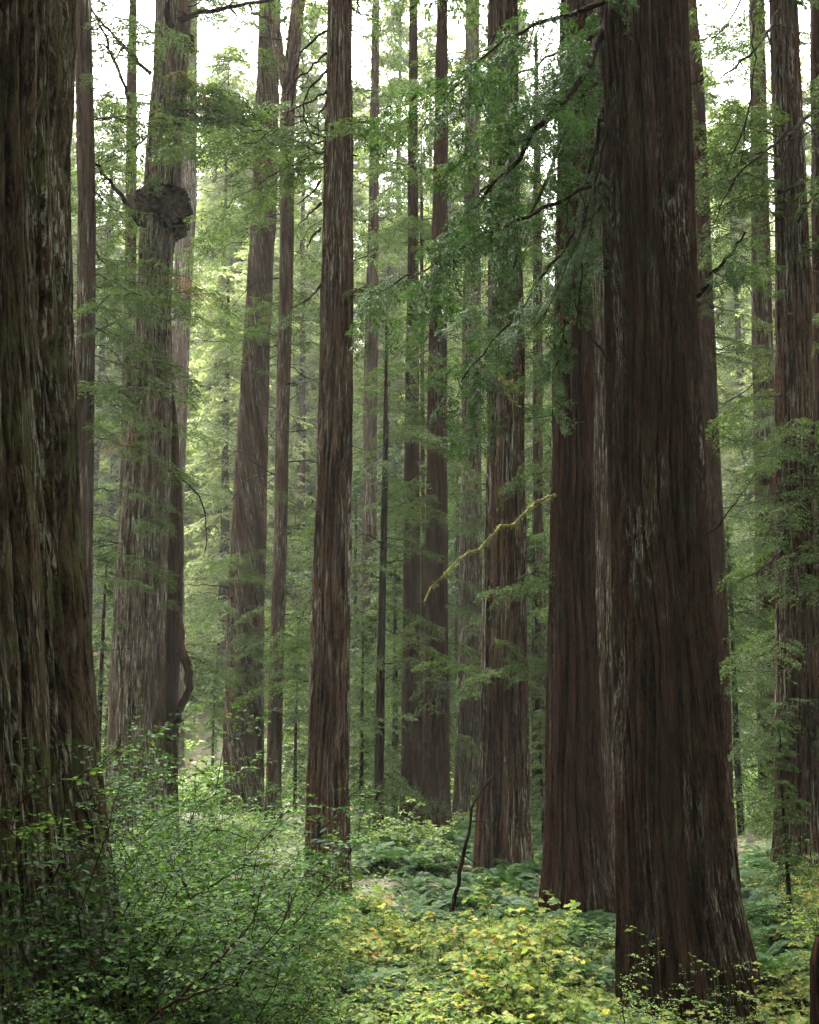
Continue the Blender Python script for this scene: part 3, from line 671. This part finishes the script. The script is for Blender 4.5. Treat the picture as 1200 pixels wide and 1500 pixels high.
# right hand side: dark curved twigs from the large grey brown redwood
DT = T['D3']
limb(DT, [(1142, 15, 36.5), (1120, 55, 34), (1095, 85, 33), (1062, 108, 32)], .07, .025, seed=60, twigs=5)
limb(DT, [(1132, -20, 36.5), (1100, 5, 33), (1107, 60, 32), (1102, 140, 31.6), (1085, 210, 31.4), (1062, 258, 31.2)], .05, .018, seed=61, twigs=3)
limb(DT, [(1185, 170, 36.4), (1150, 200, 34), (1115, 228, 33), (1085, 250, 32.6), (1068, 278, 32.4)], .07, .025, seed=62, twigs=5)
limb(DT, [(1180, 255, 36.4), (1165, 275, 35), (1130, 283, 34)], .05, .02, seed=63, twigs=4)
limb(DT, [(1196, 190, 36.5), (1170, 200, 35), (1148, 205, 34.6)], .04, .02, seed=64, twigs=3)
limb(T['D2'], [(1128, 540, 57), (1090, 575, 54), (1050, 600, 53), (1032, 612, 52.6)], .05, .02, seed=65, twigs=5)
limb(DT, [(1150, 800, 37), (1120, 830, 35), (1085, 850, 34)], .04, .015, seed=66, twigs=4)

# foliage branches per tree: (v, azimuth, length, kind, tilt)
def many(t, rows):
    for r in rows:
        v, az, L, kind = r[:4]; tilt = r[4] if len(r) > 4 else 0
        add_branch(t, zat(t, v), az, L, kind, tilt)
rs = random.Random(5)
def band(t, v0, v1, n, azs, L0, L1, kind='mid', tilt=(-.3, .2)):
    for k in range(int(n * DENS.get(id(t), 1.0))):
        v = rs.uniform(v0, v1); a0, a1 = rs.choice(azs)
        add_branch(t, zat(t, v), rs.uniform(a0, a1), rs.uniform(L0, L1) * 1.12, kind, rs.uniform(*tilt))
DENS = {id(T[k]): q for k, q in dict(B=.5, S=.75, S2=.75, G=.7, F3=.8, F2=.8, E1=.7, E2=.45, E3=.8, C=.7, R2=.8, D2=.8).items()}
LEFT, RIGHT, FRONT, ALL = (150, 225), (-45, 30), (-130, -50), (-180, 180)
band(BT, 120, 225, 25, [LEFT, RIGHT, RIGHT], 2.5, 5.5)
band(BT, 120, 190, 5, [FRONT], 1.5, 2.6)
band(BT, -20, 90, 12, [LEFT, RIGHT], 2.5, 5)
band(BT, 240, 420, 8, [LEFT, (150, 180), (40, 120)], 2.5, 4.5)
band(BT, 425, 475, 8, [RIGHT, FRONT, (-70, -20)], 1.5, 3.4)
band(BT, 615, 645, 7, [FRONT, (-80, -10)], 1.4, 2.6)
band(BT, 745, 800, 12, [FRONT, LEFT, (-130, -60)], 2.0, 3.6)
many(BT, [(405, -25, 2.6, 'dead', -.1), (412, -40, 2.2, 'dead'), (640, -110, 1.6, 'dead'), (650, -150, 1.8, 'dead')])
band(T['Bs'], 850, 1000, 6, [FRONT, RIGHT], 1.5, 3)
band(T['E1'], 60, 900, 34, [RIGHT, (30, 90), (-60, 0)], 2.0, 4.6)
band(T['E2'], 0, 1000, 30, [RIGHT, (-80, -20), RIGHT], 2.5, 5.5)
band(T['E3'], 300, 1000, 22, [ALL], 2.0, 4.2)
band(T['S'], -40, 520, 26, [ALL], 2.2, 4.6)
band(T['S'], 480, 560, 6, [LEFT, FRONT], 1.5, 3.0)
band(T['S'], 800, 1010, 20, [RIGHT, FRONT, LEFT, FRONT], 1.8, 3.8)
band(T['S2'], 100, 1150, 34, [ALL], 1.8, 4.0)
band(T['M'], 190, 240, 8, [LEFT, LEFT, FRONT], 2.2, 4.2)
band(T['M'], 430, 455, 3, [(-60, -20), (-40, 10)], 1.4, 2.2)
band(T['M'], 700, 1000, 5, [(100, 200)], 1.6, 3.0)
band(T['P'], 620, 1200, 34, [ALL], 1.6, 3.2, tilt=(-.3, .1))
band(T['G'], -30, 450, 26, [ALL], 3.5, 6.5)
band(T['E2'], -30, 420, 12, [RIGHT, (-80, -20)], 3.5, 6)
band(T['S2'], -30, 400, 14, [ALL], 2.5, 5)
band(T['F3'], -30, 400, 22, [ALL], 3, 5.5)
band(T['F2'], -30, 400, 16, [ALL], 2.5, 5)
band(T['D2'], -30, 300, 14, [ALL], 2.5, 5)
band(T['E1'], -30, 200, 8, [RIGHT], 2.5, 5)
band(T['G'], 0, 1100, 40, [ALL], 2.5, 5.5)
band(T['F1'], 380, 720, 22, [ALL], 2.0, 4.0)
band(T['F1'], 720, 1010, 14, [FRONT, RIGHT, LEFT], 1.4, 2.6)
band(T['F2'], 330, 1180, 40, [ALL], 1.8, 3.6)
band(T['F3'], 60, 1150, 40, [ALL], 1.8, 3.8)
band(T['C'], 80, 480, 14, [FRONT, RIGHT, LEFT], 1.4, 3.2)
band(T['C'], 930, 985, 9, [FRONT, LEFT, (-140, -90)], 1.2, 2.2)
band(T['C'], 500, 900, 8, [LEFT, RIGHT], 1.0, 2.2)
band(T['H1'], 300, 1200, 40, [ALL], 1.8, 3.6)
band(T['R2'], 60, 560, 8, [FRONT, LEFT, (-120, -60)], 1.0, 2.4, kind='near')
band(T['R2'], 620, 900, 4, [LEFT], 1.0, 2.0)
band(T['R3'], 100, 700, 14, [LEFT, (90, 170)], 1.5, 3.0)
band(T['D1'], 20, 640, 30, [RIGHT, (-80, -10), (20, 80)], 1.6, 3.4)
band(T['D1'], 650, 1180, 22, [RIGHT, (-70, 10)], 1.6, 3.2)
band(T['D2'], 200, 560, 14, [ALL], 2.0, 4.2)
band(T['D2'], 560, 1150, 24, [LEFT, LEFT, FRONT], 2.0, 4.2)
band(DT, 180, 420, 16, [LEFT, FRONT, LEFT], 1.8, 4.2)
band(DT, 560, 1180, 26, [FRONT, RIGHT, (-170, -120), FRONT], 1.6, 3.4, tilt=(-.4, 0))
band(T['D4'], 60, 1200, 40, [FRONT, LEFT, (-180, -100)], 1.4, 3.2)
# bare twigs on most trunks
for key, n in (('S', 34), ('S2', 34), ('E2', 14), ('E1', 8), ('F1', 8), ('F2', 12), ('F3', 12), ('G', 26), ('P', 30), ('D1', 8), ('D2', 10), ('C', 8), ('B', 12), ('H1', 8), ('M', 12), ('D3', 8), ('E3', 10)):
    t = T[key]
    for k in range(n):
        v = rs.uniform(620 if key == 'P' else -20, 1000 if key != 'M' else 500)
        az = rs.choice((rs.uniform(150, 215), rs.uniform(-35, 30), rs.uniform(-180, 180)))
        add_branch(t, zat(t, v), az, rs.uniform(.8, 2.6) * (t.D / 50) ** .4 * (1.3 if key in 'S S2 G E2' else 1), 'bare', rs.uniform(-.3, .35))
many(T['S'], [(640, 185, 1.6, 'bare', .05), (662, 180, 2.2, 'bare', .0), (702, 182, 1.9, 'moss', .05), (712, 178, 1.4, 'moss', .05)])
# crowns above
for key, zb, s in (('L', 25, .8), ('R', 26, .8), ('R2', 25, .9), ('C', 30, 1), ('M', 29, 1), ('F1', 40, 1), ('D3', 28, 1), ('E1', 38, 1)):
    add_crown(T[key], crown_top, zb, s)

MARKS = [(60, 'the huge left redwood'), (205, 'the burl redwood'), (355, 'the twisted redwood'), (405, 'the slim crooked trunk'), (480, 'the straight middle redwood'), (558, 'the thin black snag'), (603, 'the left one of the dark pair'),
         (640, 'the straight dark redwood'), (690, 'the pale grey redwood'), (738, 'the wide central redwood'), (845, 'the reddish redwood'), (990, 'the massive dark redwood'), (1055, 'the mottled trunk'), (1125, 'the hazy slate redwood'), (1180, 'the large right redwood')]
def where(x, y):
    u = 600 + x * 1772 / y
    m = min(MARKS, key=lambda q: abs(q[0] - u))
    side = 'left of' if u < m[0] - 14 else 'right of' if u > m[0] + 14 else 'before' if y < 45 else 'near'
    return side + ' ' + m[1]
def size_word(q, a, b): return 'small' if q < a else 'large' if q > b else 'medium'
# ------------------------------------------------------------------ far forest
def far_tree(x, y, h, w, label, group, cb, cs, seed):
    t = Tree(); t.root = thing('far_conifer', label, 'tree', group=group)
    g = gz(x, y); t.base = Vector((x, y, g)); t.root.location = t.base
    t.z = np.array([g, g + h]); lean = rs.uniform(-.015, .015) * h; t.C = np.array([x, x + lean]); t.R = np.array([w / 2, w * .12]); t.D = y
    global R
    R = np.random.default_rng(seed)
    n = 14; z = np.linspace(-.4, h, n); k = 14
    wd = Wood(); wd.tube(np.stack([np.interp(z, [0, h], [0, lean]) + R.normal(0, .05, n), R.normal(0, .05, n), z], 1), np.interp(z, [-.4, 1.5, h], [w * .62, w * .5, w * .1]), k, rough=.06)
    link('trunk', wd.build('trunk', M['bark_far']), t.root)
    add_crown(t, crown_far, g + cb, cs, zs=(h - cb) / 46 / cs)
    return t
FAR = [  # x, y, height, width, crown base, crown scale, label
    (-52.1, 134, 62, 1.6, 8, 1.1, 'pale far-off conifer seen left of the burl redwood'),
    (-39.4, 122, 58, 1.4, 10, 1.0, 'misty conifer behind the narrow dark trunk at the left'),
    (-30.5, 144, 66, 1.8, 10, 1.15, 'faint conifer in the bright gap right of the burl redwood'),
    (-21.5, 160, 68, 1.8, 8, 1.2, 'faintest conifer in the gap left of the spirally twisted redwood'),
    (-15.8, 126, 60, 1.3, 12, .9, 'misty conifer between the twisted redwood and the straight middle redwood'),
    (-8.5, 148, 66, 1.7, 8, 1.1, 'washed-out conifer behind the straight middle redwood'),
    (-2.8, 130, 62, 1.2, 14, .9, 'misty slim conifer right of the straight middle redwood'),
    (3.1, 118, 58, 1.0, 13, .85, 'slim misty trunk with drooping boughs behind the two dark redwoods'),
    (5.4, 152, 68, 1.9, 8, 1.1, 'faint pale conifer high behind the fern bank trees'),
    (10.4, 124, 62, 1.5, 10, 1.0, 'misty conifer behind the wide central redwood'),
    (14.6, 144, 66, 1.7, 8, 1.1, 'faint conifer behind the reddish redwood'),
    (22.5, 130, 60, 1.4, 8, 1.0, 'misty conifer hidden mostly by the massive dark redwood'),
    (30.8, 138, 64, 1.6, 8, 1.1, 'pale conifer behind the mottled trunk right of the massive redwood'),
    (37.7, 120, 58, 1.3, 10, .95, 'misty conifer in the gap left of the hazy slate redwood'),
    (42.5, 148, 66, 1.8, 8, 1.15, 'washed-out conifer behind the large redwood near the right edge'),
    (50.2, 128, 60, 1.4, 8, 1.0, 'misty conifer at the right frame edge'),
    (-60.0, 156, 66, 1.8, 6, 1.2, 'faint conifer farthest left behind the huge furrowed redwood'),
    (56.5, 154, 66, 1.8, 6, 1.2, 'faint conifer farthest right beyond the dark narrow trunk'),
]
for i, (x, y, h, w, cb, cs, lb) in enumerate(FAR):
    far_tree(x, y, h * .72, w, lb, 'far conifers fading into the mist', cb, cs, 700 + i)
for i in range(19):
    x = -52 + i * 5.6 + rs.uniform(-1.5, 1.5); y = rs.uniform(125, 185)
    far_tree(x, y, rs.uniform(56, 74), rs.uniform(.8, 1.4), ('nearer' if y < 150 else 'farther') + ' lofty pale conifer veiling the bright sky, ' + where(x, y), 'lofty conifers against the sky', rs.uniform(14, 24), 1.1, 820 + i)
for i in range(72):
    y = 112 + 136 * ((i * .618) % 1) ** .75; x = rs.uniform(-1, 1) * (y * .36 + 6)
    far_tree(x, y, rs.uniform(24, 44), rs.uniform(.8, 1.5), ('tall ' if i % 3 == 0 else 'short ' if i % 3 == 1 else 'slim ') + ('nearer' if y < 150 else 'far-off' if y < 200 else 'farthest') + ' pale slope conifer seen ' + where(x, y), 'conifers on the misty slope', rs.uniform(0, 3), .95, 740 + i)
# the wood goes on unseen around the camera; low crowns added to block low sky
for i, (x, y) in enumerate([(-17, 4), (-13, -12), (6, -16), (17, -4), (22, 10), (-24, 22), (30, 26), (-2, -30), (-5, -12), (13, -14), (-21, -6), (-29, 12), (28, 4), (24, -18), (-24, -24), (10, -28), (-12, -26),
        (-34, 30), (37, 38), (36, 14), (-40, 44), (44, 52), (33, -10), (-34, -12)]):
    far_tree(x, y, 46, 1.6, 'surrounding redwood outside the view, tree ' + ('ahead' if y > 15 else 'beside' if y > -8 else 'behind') + (' on the left' if x < 0 else ' on the right'), 'redwoods around the viewpoint', 3.0, 1.0 if abs(x) > 14 or y < -10 else .7, 780 + i)

# small hemlocks of the understorey: (u, v of foot, D, height, scale)
def hemlock(u, D, h, label, zs=1.0, sx=1.0):
    p = at(u, 1200, D); g = gz(p.x, D)
    root = thing('young_conifer', label, 'young tree', loc=(p.x, D, g), rotz=rs.uniform(0, 6), group='young conifers under the redwoods')
    w = Wood(); w.tube(np.array([[0, 0, -.2], [0.03, 0, h * .3], [0, .04, h * .7], [0, 0, h]]), [h * .012, h * .01, h * .006, .01], 7)
    link('trunk', w.build('trunk', M['wood_dark']), root)
    lm, cr = random.choice(crown_small); s = h / 12.4
    l = link('limbs', lm, root, loc=(0, 0, h * .04), scale=(s * sx, s * sx, s)); link('crown', cr, l, kind='stuff')
for a in [(310, 70, 7.5, 'small upright young conifer in the gap left of the twisted redwood'),
          (240, 80, 9, 'young conifer behind the dark second stem of the burl redwood'),
          (140, 58, 13, 'tall young conifer filling the gap right of the huge left redwood'),
          (432, 66, 9, 'young conifer in the gap left of the straight middle redwood'),
          (530, 58, 10, 'bushy young conifer right of the straight middle redwood'),
          (578, 66, 15, 'tall young conifer behind the thin black snag'),
          (660, 72, 9, 'dim young conifer between the straight dark redwood and the pale grey one'),
          (795, 45, 5.2, 'fresh green young conifer right of the wide central redwood'),
          (790, 60, 14, 'tall dim young conifer behind the gap left of the reddish redwood'),
          (1085, 52, 13, 'tall young conifer right of the mottled trunk'),
          (1150, 27, 4.6, 'low young conifer among the ferns at the right'),
          (215, 60, 8, 'young conifer at the foot of the burl redwood'),
          (455, 82, 8, 'pale young conifer seen beyond the straight middle redwood')]:
    hemlock(*a)

for i in range(40):
    D = rs.uniform(74, 120); u = rs.choice((rs.uniform(520, 1240), rs.uniform(520, 820), rs.uniform(100, 1240)))
    if 262 < u < 345 or 410 < u < 470: u += 150
    x = (u - 600) * D / 1772; h = rs.uniform(12, 26) * (D / 90) ** .5
    root = thing('understorey_conifer', size_word(h, 15, 21) + (' nearer' if D < 95 else ' farther') + ' drooping conifer behind the trunks, ' + where(x, D), 'tree', loc=(x, D, gz(x, D)), rotz=rs.uniform(0, 6), group='middling conifers behind the redwoods')
    w = Wood(); w.tube(np.array([[0, 0, -.2], [0.03, 0, h * .3], [0, .04, h * .7], [0, 0, h]]), [h * .012, h * .01, h * .006, .01], 7)
    link('trunk', w.build('trunk', M['wood_dark']), root)
    lm, cr = rs.choice(crown_small); q = h / 12.4
    l = link('limbs', lm, root, loc=(0, 0, h * .04), scale=(q, q, q)); link('crown', cr, l, kind='stuff')

# ------------------------------------------------------------------ shrubs
def shrub_proto(seed, h, spread, nst, ntw, nlv, leaf, lw, mat, shape='rhomb', arch=.5, lo=.25, flat=.4, sub=3):
    global R
    R = np.random.default_rng(seed)
    az = R.random(nst) * 2 * PI; out = R.uniform(.15, 1, nst) * spread / h
    D0 = np.stack([np.cos(az) * out, np.sin(az) * out, np.ones(nst)], 1); D0 /= np.linalg.norm(D0, axis=1)[:, None]
    L = h * R.uniform(.65, 1.25, nst)
    P0 = np.stack([R.normal(0, spread * .12, nst), R.normal(0, spread * .12, nst), np.full(nst, -.15)], 1)
    c1 = curves_from(P0, D0, L, R.uniform(.0, arch, nst), 10, .035)
    w = Wood()
    for q in c1: w.tube(q, np.linspace(.0045 * h + .003, .001 * h, 10), 5)
    p, d, l = children(c1, ntw, lo, 1, 55, lambda s: h * .30 * R.uniform(.5, 1.2, s.shape), UP + R.normal(0, .3, 3))
    d[:, 2] += R.uniform(-.3, .5, len(d)); d /= np.linalg.norm(d, axis=1)[:, None]
    c2 = curves_from(p, d, l, R.uniform(-.1, .5, len(l)), 6, .04)
    for q in c2: w.tube(q, np.linspace(.0018 * h, .0008 * h, 6), 3)
    p, d, l = children(c2, sub, .3, 1, 50, lambda s: h * .11 * R.uniform(.5, 1.3, s.shape), UP)
    c3 = curves_from(p, d, l, R.uniform(0, .4, len(l)), 4, .04)
    c = np.concatenate([c3, c2[:, 2:]], 0)
    p, d, ll = children(c, nlv, .1, 1, 60, lambda s: leaf * R.uniform(.6, 1.35, s.shape), UP)
    d[:, 2] -= .15
    N = UP + R.normal(0, flat, p.shape)
    V, Fl, rn = leaf_faces(p, d, N, ll, ll * lw, .12, shape)
    return w.build('stems', M['wood_dark']), mesh('leaves', V, Fl, [mat], attr=rn)
huck = [shrub_proto(801 + i, 3.4, 2.3, 15, 14, 8, .065, .6, M['huckle'], arch=.7, sub=5) for i in range(3)]
huckl = [shrub_proto(811 + i, 2.4, 1.9, 10, 10, 6, .055, .6, M['huckle_light'], arch=.9, sub=3) for i in range(2)]
thim = [shrub_proto(821 + i, 1.5, 1.1, 12, 9, 4, .088, .95, M['thimble'], 'lobed', arch=.5, sub=2, flat=.35) for i in range(4)]
farsh = [shrub_proto(831 + i, 2.6, 2.0, 12, 9, 4, .16, .7, M['huckle_light'], arch=.7, sub=2) for i in range(2)]

def shrub(protos, x, y, s, name, label, cat, group, tilt=(0, 0), stemname='stems'):
    root = thing(name, label, cat, loc=(x, y, gz(x, y)), rotz=rs.uniform(0, 6.28), group=group)
    w, f = rs.choice(protos)
    sz = s * rs.uniform(.9, 1.1)
    a = link(stemname, w, root, rot=(tilt[0], tilt[1], 0), scale=(s, s, sz)); link('leaves', f, a, kind='stuff')
def px(u, D): return (u - 600) * D / 1772.0 * 1.0
HG = 'evergreen huckleberry bushes in the left foreground'
for u, D, s, lb in [
    (150, 12.0, 1.00, 'tall dark huckleberry bush nearest the foot of the huge left redwood'),
(190, 13.6, 1.08, 'high arching bush reaching up beside the edge of the huge left redwood'),
    (235, 25.0, 1.35, 'big dark bush screening the foot of the burl redwood'),
    (165, 30.0, 1.35, 'rear dark bush left of the burl redwood foot'),
    (350, 30.0, .9, 'dark bush in front of the twisted redwood foot'),
    (240, 12.6, .85, 'small-leaved dark bush whose tips reach up across the burl redwood foot'),
    (205, 14.8, 1.12, 'tallest huckleberry bush with bright tips at the right side of the huge left redwood'),
    (330, 13.2, .82, 'dark glossy bush in the middle of the left thicket'),
    (300, 17.0, .9, 'huckleberry bush at the back of the left thicket'),
    (420, 15.5, .72, 'dark bush overlapping the foot of the straight middle redwood'),
    (395, 19.5, .85, 'huckleberry bush below the twisted redwood'),
    (90, 10.5, .62, 'shaded low bush at the bottom left corner'),
    (430, 12.3, .55, 'low dark bush at the bottom edge right of the thicket'),
    (280, 22.0, .95, 'olive green bush behind the left thicket'),
    (470, 24.0, .75, 'twiggy bush in front of the straight middle redwood'),
    (180, 19.0, 1.0, 'bush rising between the huge left redwood and the burl redwood')]:
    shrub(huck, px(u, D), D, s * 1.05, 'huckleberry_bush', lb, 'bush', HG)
for u, D, s, lb in [
    (860, 17.5, .72, 'arching light green bush in front of the reddish redwood foot'),
    (985, 17.6, .62, 'low spreading bush in front of the massive dark redwood foot'),
    (1040, 18.6, .5, 'small sparse bush at the right side of the massive dark redwood foot'),
    (930, 18.8, .55, 'little bush at the left corner of the massive dark redwood foot'),
    (1165, 18.0, .75, 'yellow green bush at the lower right corner'),
    (1120, 22, .8, 'yellow green bush just right of the massive dark redwood foot'),
    (1200, 25, .9, 'light green bush at the right edge above the corner bush')]:
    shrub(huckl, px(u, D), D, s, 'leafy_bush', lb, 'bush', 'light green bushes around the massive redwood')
# thimbleberry thicket in the lower centre
TG = 'yellow green thimbleberry shrubs in the lower centre'
k = 0
for D in np.arange(14.5, 26.5, 1.25):
    for u in np.arange(470, 960, 1650 / D):
        uu = u + rs.uniform(-35, 35)
        if D > 24 and uu < 520: continue
        if D > 20 and uu > 880: continue
        x = px(uu, D)
        if D > 28.5 and uu > 780: continue
        row = 'at the bottom edge' if D < 17 else 'in the second row' if D < 20 else 'in the third row' if D < 23 else 'against the ferns'
        low = .62 if uu > 790 else 1
        i_ = k; hs = (.7, 1.15, .9)[k % 3]
        shrub(thim, x, D, low * hs * rs.choice((.8, 1.0)) if D > 16.5 else rs.uniform(.4, .85), 'thimbleberry_shrub', ('low ' if i_ % 3 == 0 else 'tall ' if i_ % 3 == 1 else 'leafy ') + 'yellowing shrub ' + row + ', ' + where(x, D), 'shrub', TG); k += 1
for D in np.arange(17, 34, 2.2):
    for u in (1110, 1150, 1190, 1230):
        uu = u + rs.uniform(-20, 20); x = px(uu, D)
        if uu < 1125 and D < 24: continue
        shrub(thim, x, D, rs.uniform(.6, .9), 'thimbleberry_shrub', ('near' if D < 21 else 'rear' if D > 28 else 'middle') + ' yellow green shrub of the lower right, ' + where(x, D), 'shrub', 'yellow green shrubs in the lower right')
# far understorey
for i in range(280):
    D = rs.uniform(62, 190); x = rs.uniform(-36, 36) * D / 90
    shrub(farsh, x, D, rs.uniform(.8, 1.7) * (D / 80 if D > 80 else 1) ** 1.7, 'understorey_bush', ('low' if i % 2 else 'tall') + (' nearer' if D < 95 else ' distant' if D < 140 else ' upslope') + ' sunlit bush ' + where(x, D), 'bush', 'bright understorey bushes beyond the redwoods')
for i in range(40):
    D = rs.uniform(38, 60); u = rs.choice((rs.uniform(100, 450), rs.uniform(1060, 1250), rs.uniform(500, 800)))
    shrub(farsh, px(u, D), D, rs.uniform(.4, .8), 'understorey_bush', ('front' if D < 46 else 'rear') + ' shaded green bush ' + where(px(u, D), D), 'bush', 'bushes among the redwood feet')

# sword ferns: each a crown of fronds
def frond_proto(seed, L=1.1):
    global R
    R = np.random.default_rng(seed)
    n = 26; s = np.linspace(0, 1, 12)
    ax = np.stack([L * (s - .18 * s ** 3) * .82, np.zeros(12), L * (.72 * s - .62 * s ** 2.2)], 1) + R.normal(0, .006, (12, 3))
    w = Wood(); w.tube(ax, np.linspace(.008, .002, 12), 3)
    q = np.linspace(.12, .99, n) * 11; i = np.minimum(q.astype(int), 10); f = (q - i)[:, None]
    p = ax[i] * (1 - f) + ax[i + 1] * f; t = ax[i + 1] - ax[i]; t /= np.linalg.norm(t, axis=1)[:, None]
    sd = np.array([0, 1.0, 0]); ll = .19 * np.sin(PI * np.clip(np.linspace(.16, 1.0, n), 0, 1)) ** .7 + .02
    P = np.concatenate([p, p]); D = np.concatenate([t * .35 + sd, t * .35 - sd]); D[:, 2] -= .12
    LL = np.concatenate([ll, ll]) * R.uniform(.85, 1.1, 2 * n)
    V, Fl, rn = leaf_faces(P, D, UP + R.normal(0, .15, P.shape), LL, np.full(2 * n, .048), .05)
    nv = w.n; VV = np.concatenate([np.concatenate(w.v), V])
    return mesh('frond', VV, [np.concatenate(w.f), Fl[0] + nv], [M['fern']], attr=np.concatenate([np.full(nv, .5), rn]))
fronds = [frond_proto(851 + i) for i in range(3)]
def fern(x, y, s, label, group, nf=13):
    nl = 'large ' if s > 1.3 else 'small ' if s < 1.05 else ''
    label = nl + label + ' ' + ('back' if y > 46 else 'middle' if y > 36 else 'front') + ', ' + where(x, y)
    root = thing('sword_fern', label, 'fern', loc=(x, y, gz(x, y)), group=group)
    a0 = rs.uniform(0, 6)
    for k in range(nf):
        link('frond', rs.choice(fronds), root, rot=(rs.uniform(-.25, .25), rs.uniform(-.45, .15), a0 + k * 2 * PI / nf + rs.uniform(-.2, .2)), scale=s * rs.uniform(.8, 1.15), loc=(0, 0, .05))
nfern = 0
for i in range(115):
    D = 29 + 30 * rs.random() ** 1.2; u = rs.uniform(505, 800); 
    fern(px(u, D), D, rs.uniform(.9, 1.5), 'sword fern, central bank,', 'ferns of the central fern bank')
for i in range(45):
    D = 22 + 22 * rs.random(); u = rs.uniform(1065, 1230)
    fern(px(u, D), D, rs.uniform(.9, 1.5), 'sword fern in the right shade', 'ferns right of the massive redwood')
for i in range(60):
    D = rs.uniform(17, 30); u = rs.uniform(470, 860)
    fern(px(u, D), D, rs.uniform(.9, 1.5), 'sword fern among shrubs', 'ferns among the yellow green shrubs')

# ground cover: one mass of small leaves on thin stalks
def ground_cover():
    global R
    R = np.random.default_rng(900)
    n = 60000
    D = 12 + 78 * R.random(n) ** 1.35
    u = R.uniform(-80, 1280, n)
    x = (u - 600) * D / 1772
    g = ground_z(x, D)
    clump = gnoise(x * 3, D * 3, 2.0)
    h = .05 + .4 * R.random(n) * clump
    P = np.stack([x, D, g + h], 1)
    az = R.random(n) * 2 * PI
    d = np.stack([np.cos(az), np.sin(az), R.uniform(-.2, .4, n)], 1)
    L = R.uniform(.05, .12, n) * (1 + D / 45)
    V, Fl, rn = leaf_faces(P, d, UP + R.normal(0, .35, P.shape), L, L * .7, .15)
    link('ground_cover', mesh('ground_cover', V, Fl, [M['cover']], attr=rn), kind='stuff')
ground_cover()

# leaning dead stem in front of the wide central redwood, twigs in the thicket, stump at right
def stick(name, label, cat, pts, r0, r1, mat='wood_dark', twigs=3, seed=1, group=None):
    P0 = at(*pts[0])
    Q, me = wood_line(name, pts, r0, r1, mat, base=P0, twigs=twigs, seed=seed, k=7)
    thing(name, label, cat, loc=P0, data=me, group=group)
stick('leaning_stem', 'thin dark leaning dead stem in front of the wide central redwood', 'dead stem', [(656, 1345, 31), (664, 1315, 31), (680, 1255, 31), (688, 1200, 31.2), (708, 1150, 31.4), (750, 1102, 31.8)], .06, .015, twigs=5, seed=90)
stick('fallen_branch', 'bare reddish dead branch lying over the left thicket near the bottom', 'dead branch', [(225, 1495, 11), (270, 1455, 11), (330, 1400, 11.2), (372, 1345, 11.4), (385, 1300, 11.5)], .014, .005, twigs=9, seed=91)
stick('fallen_branch', 'dark arching dead branch low in the bottom left thicket', 'dead branch', [(215, 1500, 10), (250, 1470, 10), (300, 1450, 10), (345, 1445, 10.2)], .016, .006, twigs=7, seed=92)


tr = new_tree('dark rounded rotting stump cut off by the lower right frame edge', [(1392, 1192, 1250), (1410, 1182, 1262), (1500, 1176, 1270)], 12.0, 'burl', name='stump', cat='stump', nt=80, dz=.06, furrow=.03, ztop=0, flare=.1)

# ------------------------------------------------------------------ haze
def make_haze():
    x0, x1, y0, y1, z0, z1 = -165, 165, -65, 327, -3, 185
    V = np.array([(x, y, z) for z in (z0, z1) for y in (y0, y1) for x in (x0, x1)], float)
    Fq = np.array([(0, 2, 3, 1), (4, 5, 7, 6), (0, 1, 5, 4), (1, 3, 7, 5), (3, 2, 6, 7), (2, 0, 4, 6)])
    m = bpy.data.materials.new('haze'); nt, new, ln = nodes(m)
    pv = new('ShaderNodeVolumePrincipled'); pv.inputs['Color'].default_value = (0.93, 0.97, 0.90, 1)
    pv.inputs['Density'].default_value = HAZE_DENSITY; pv.inputs['Anisotropy'].default_value = 0.0
    pv.inputs['Density Attribute'].default_value = ''
    o = new('ShaderNodeOutputMaterial'); ln(pv.outputs[0], o.inputs['Volume'])
    m.cycles.homogeneous_volume = True
    link('haze', mesh('haze', V, [Fq], [m]), kind='stuff')
make_haze()
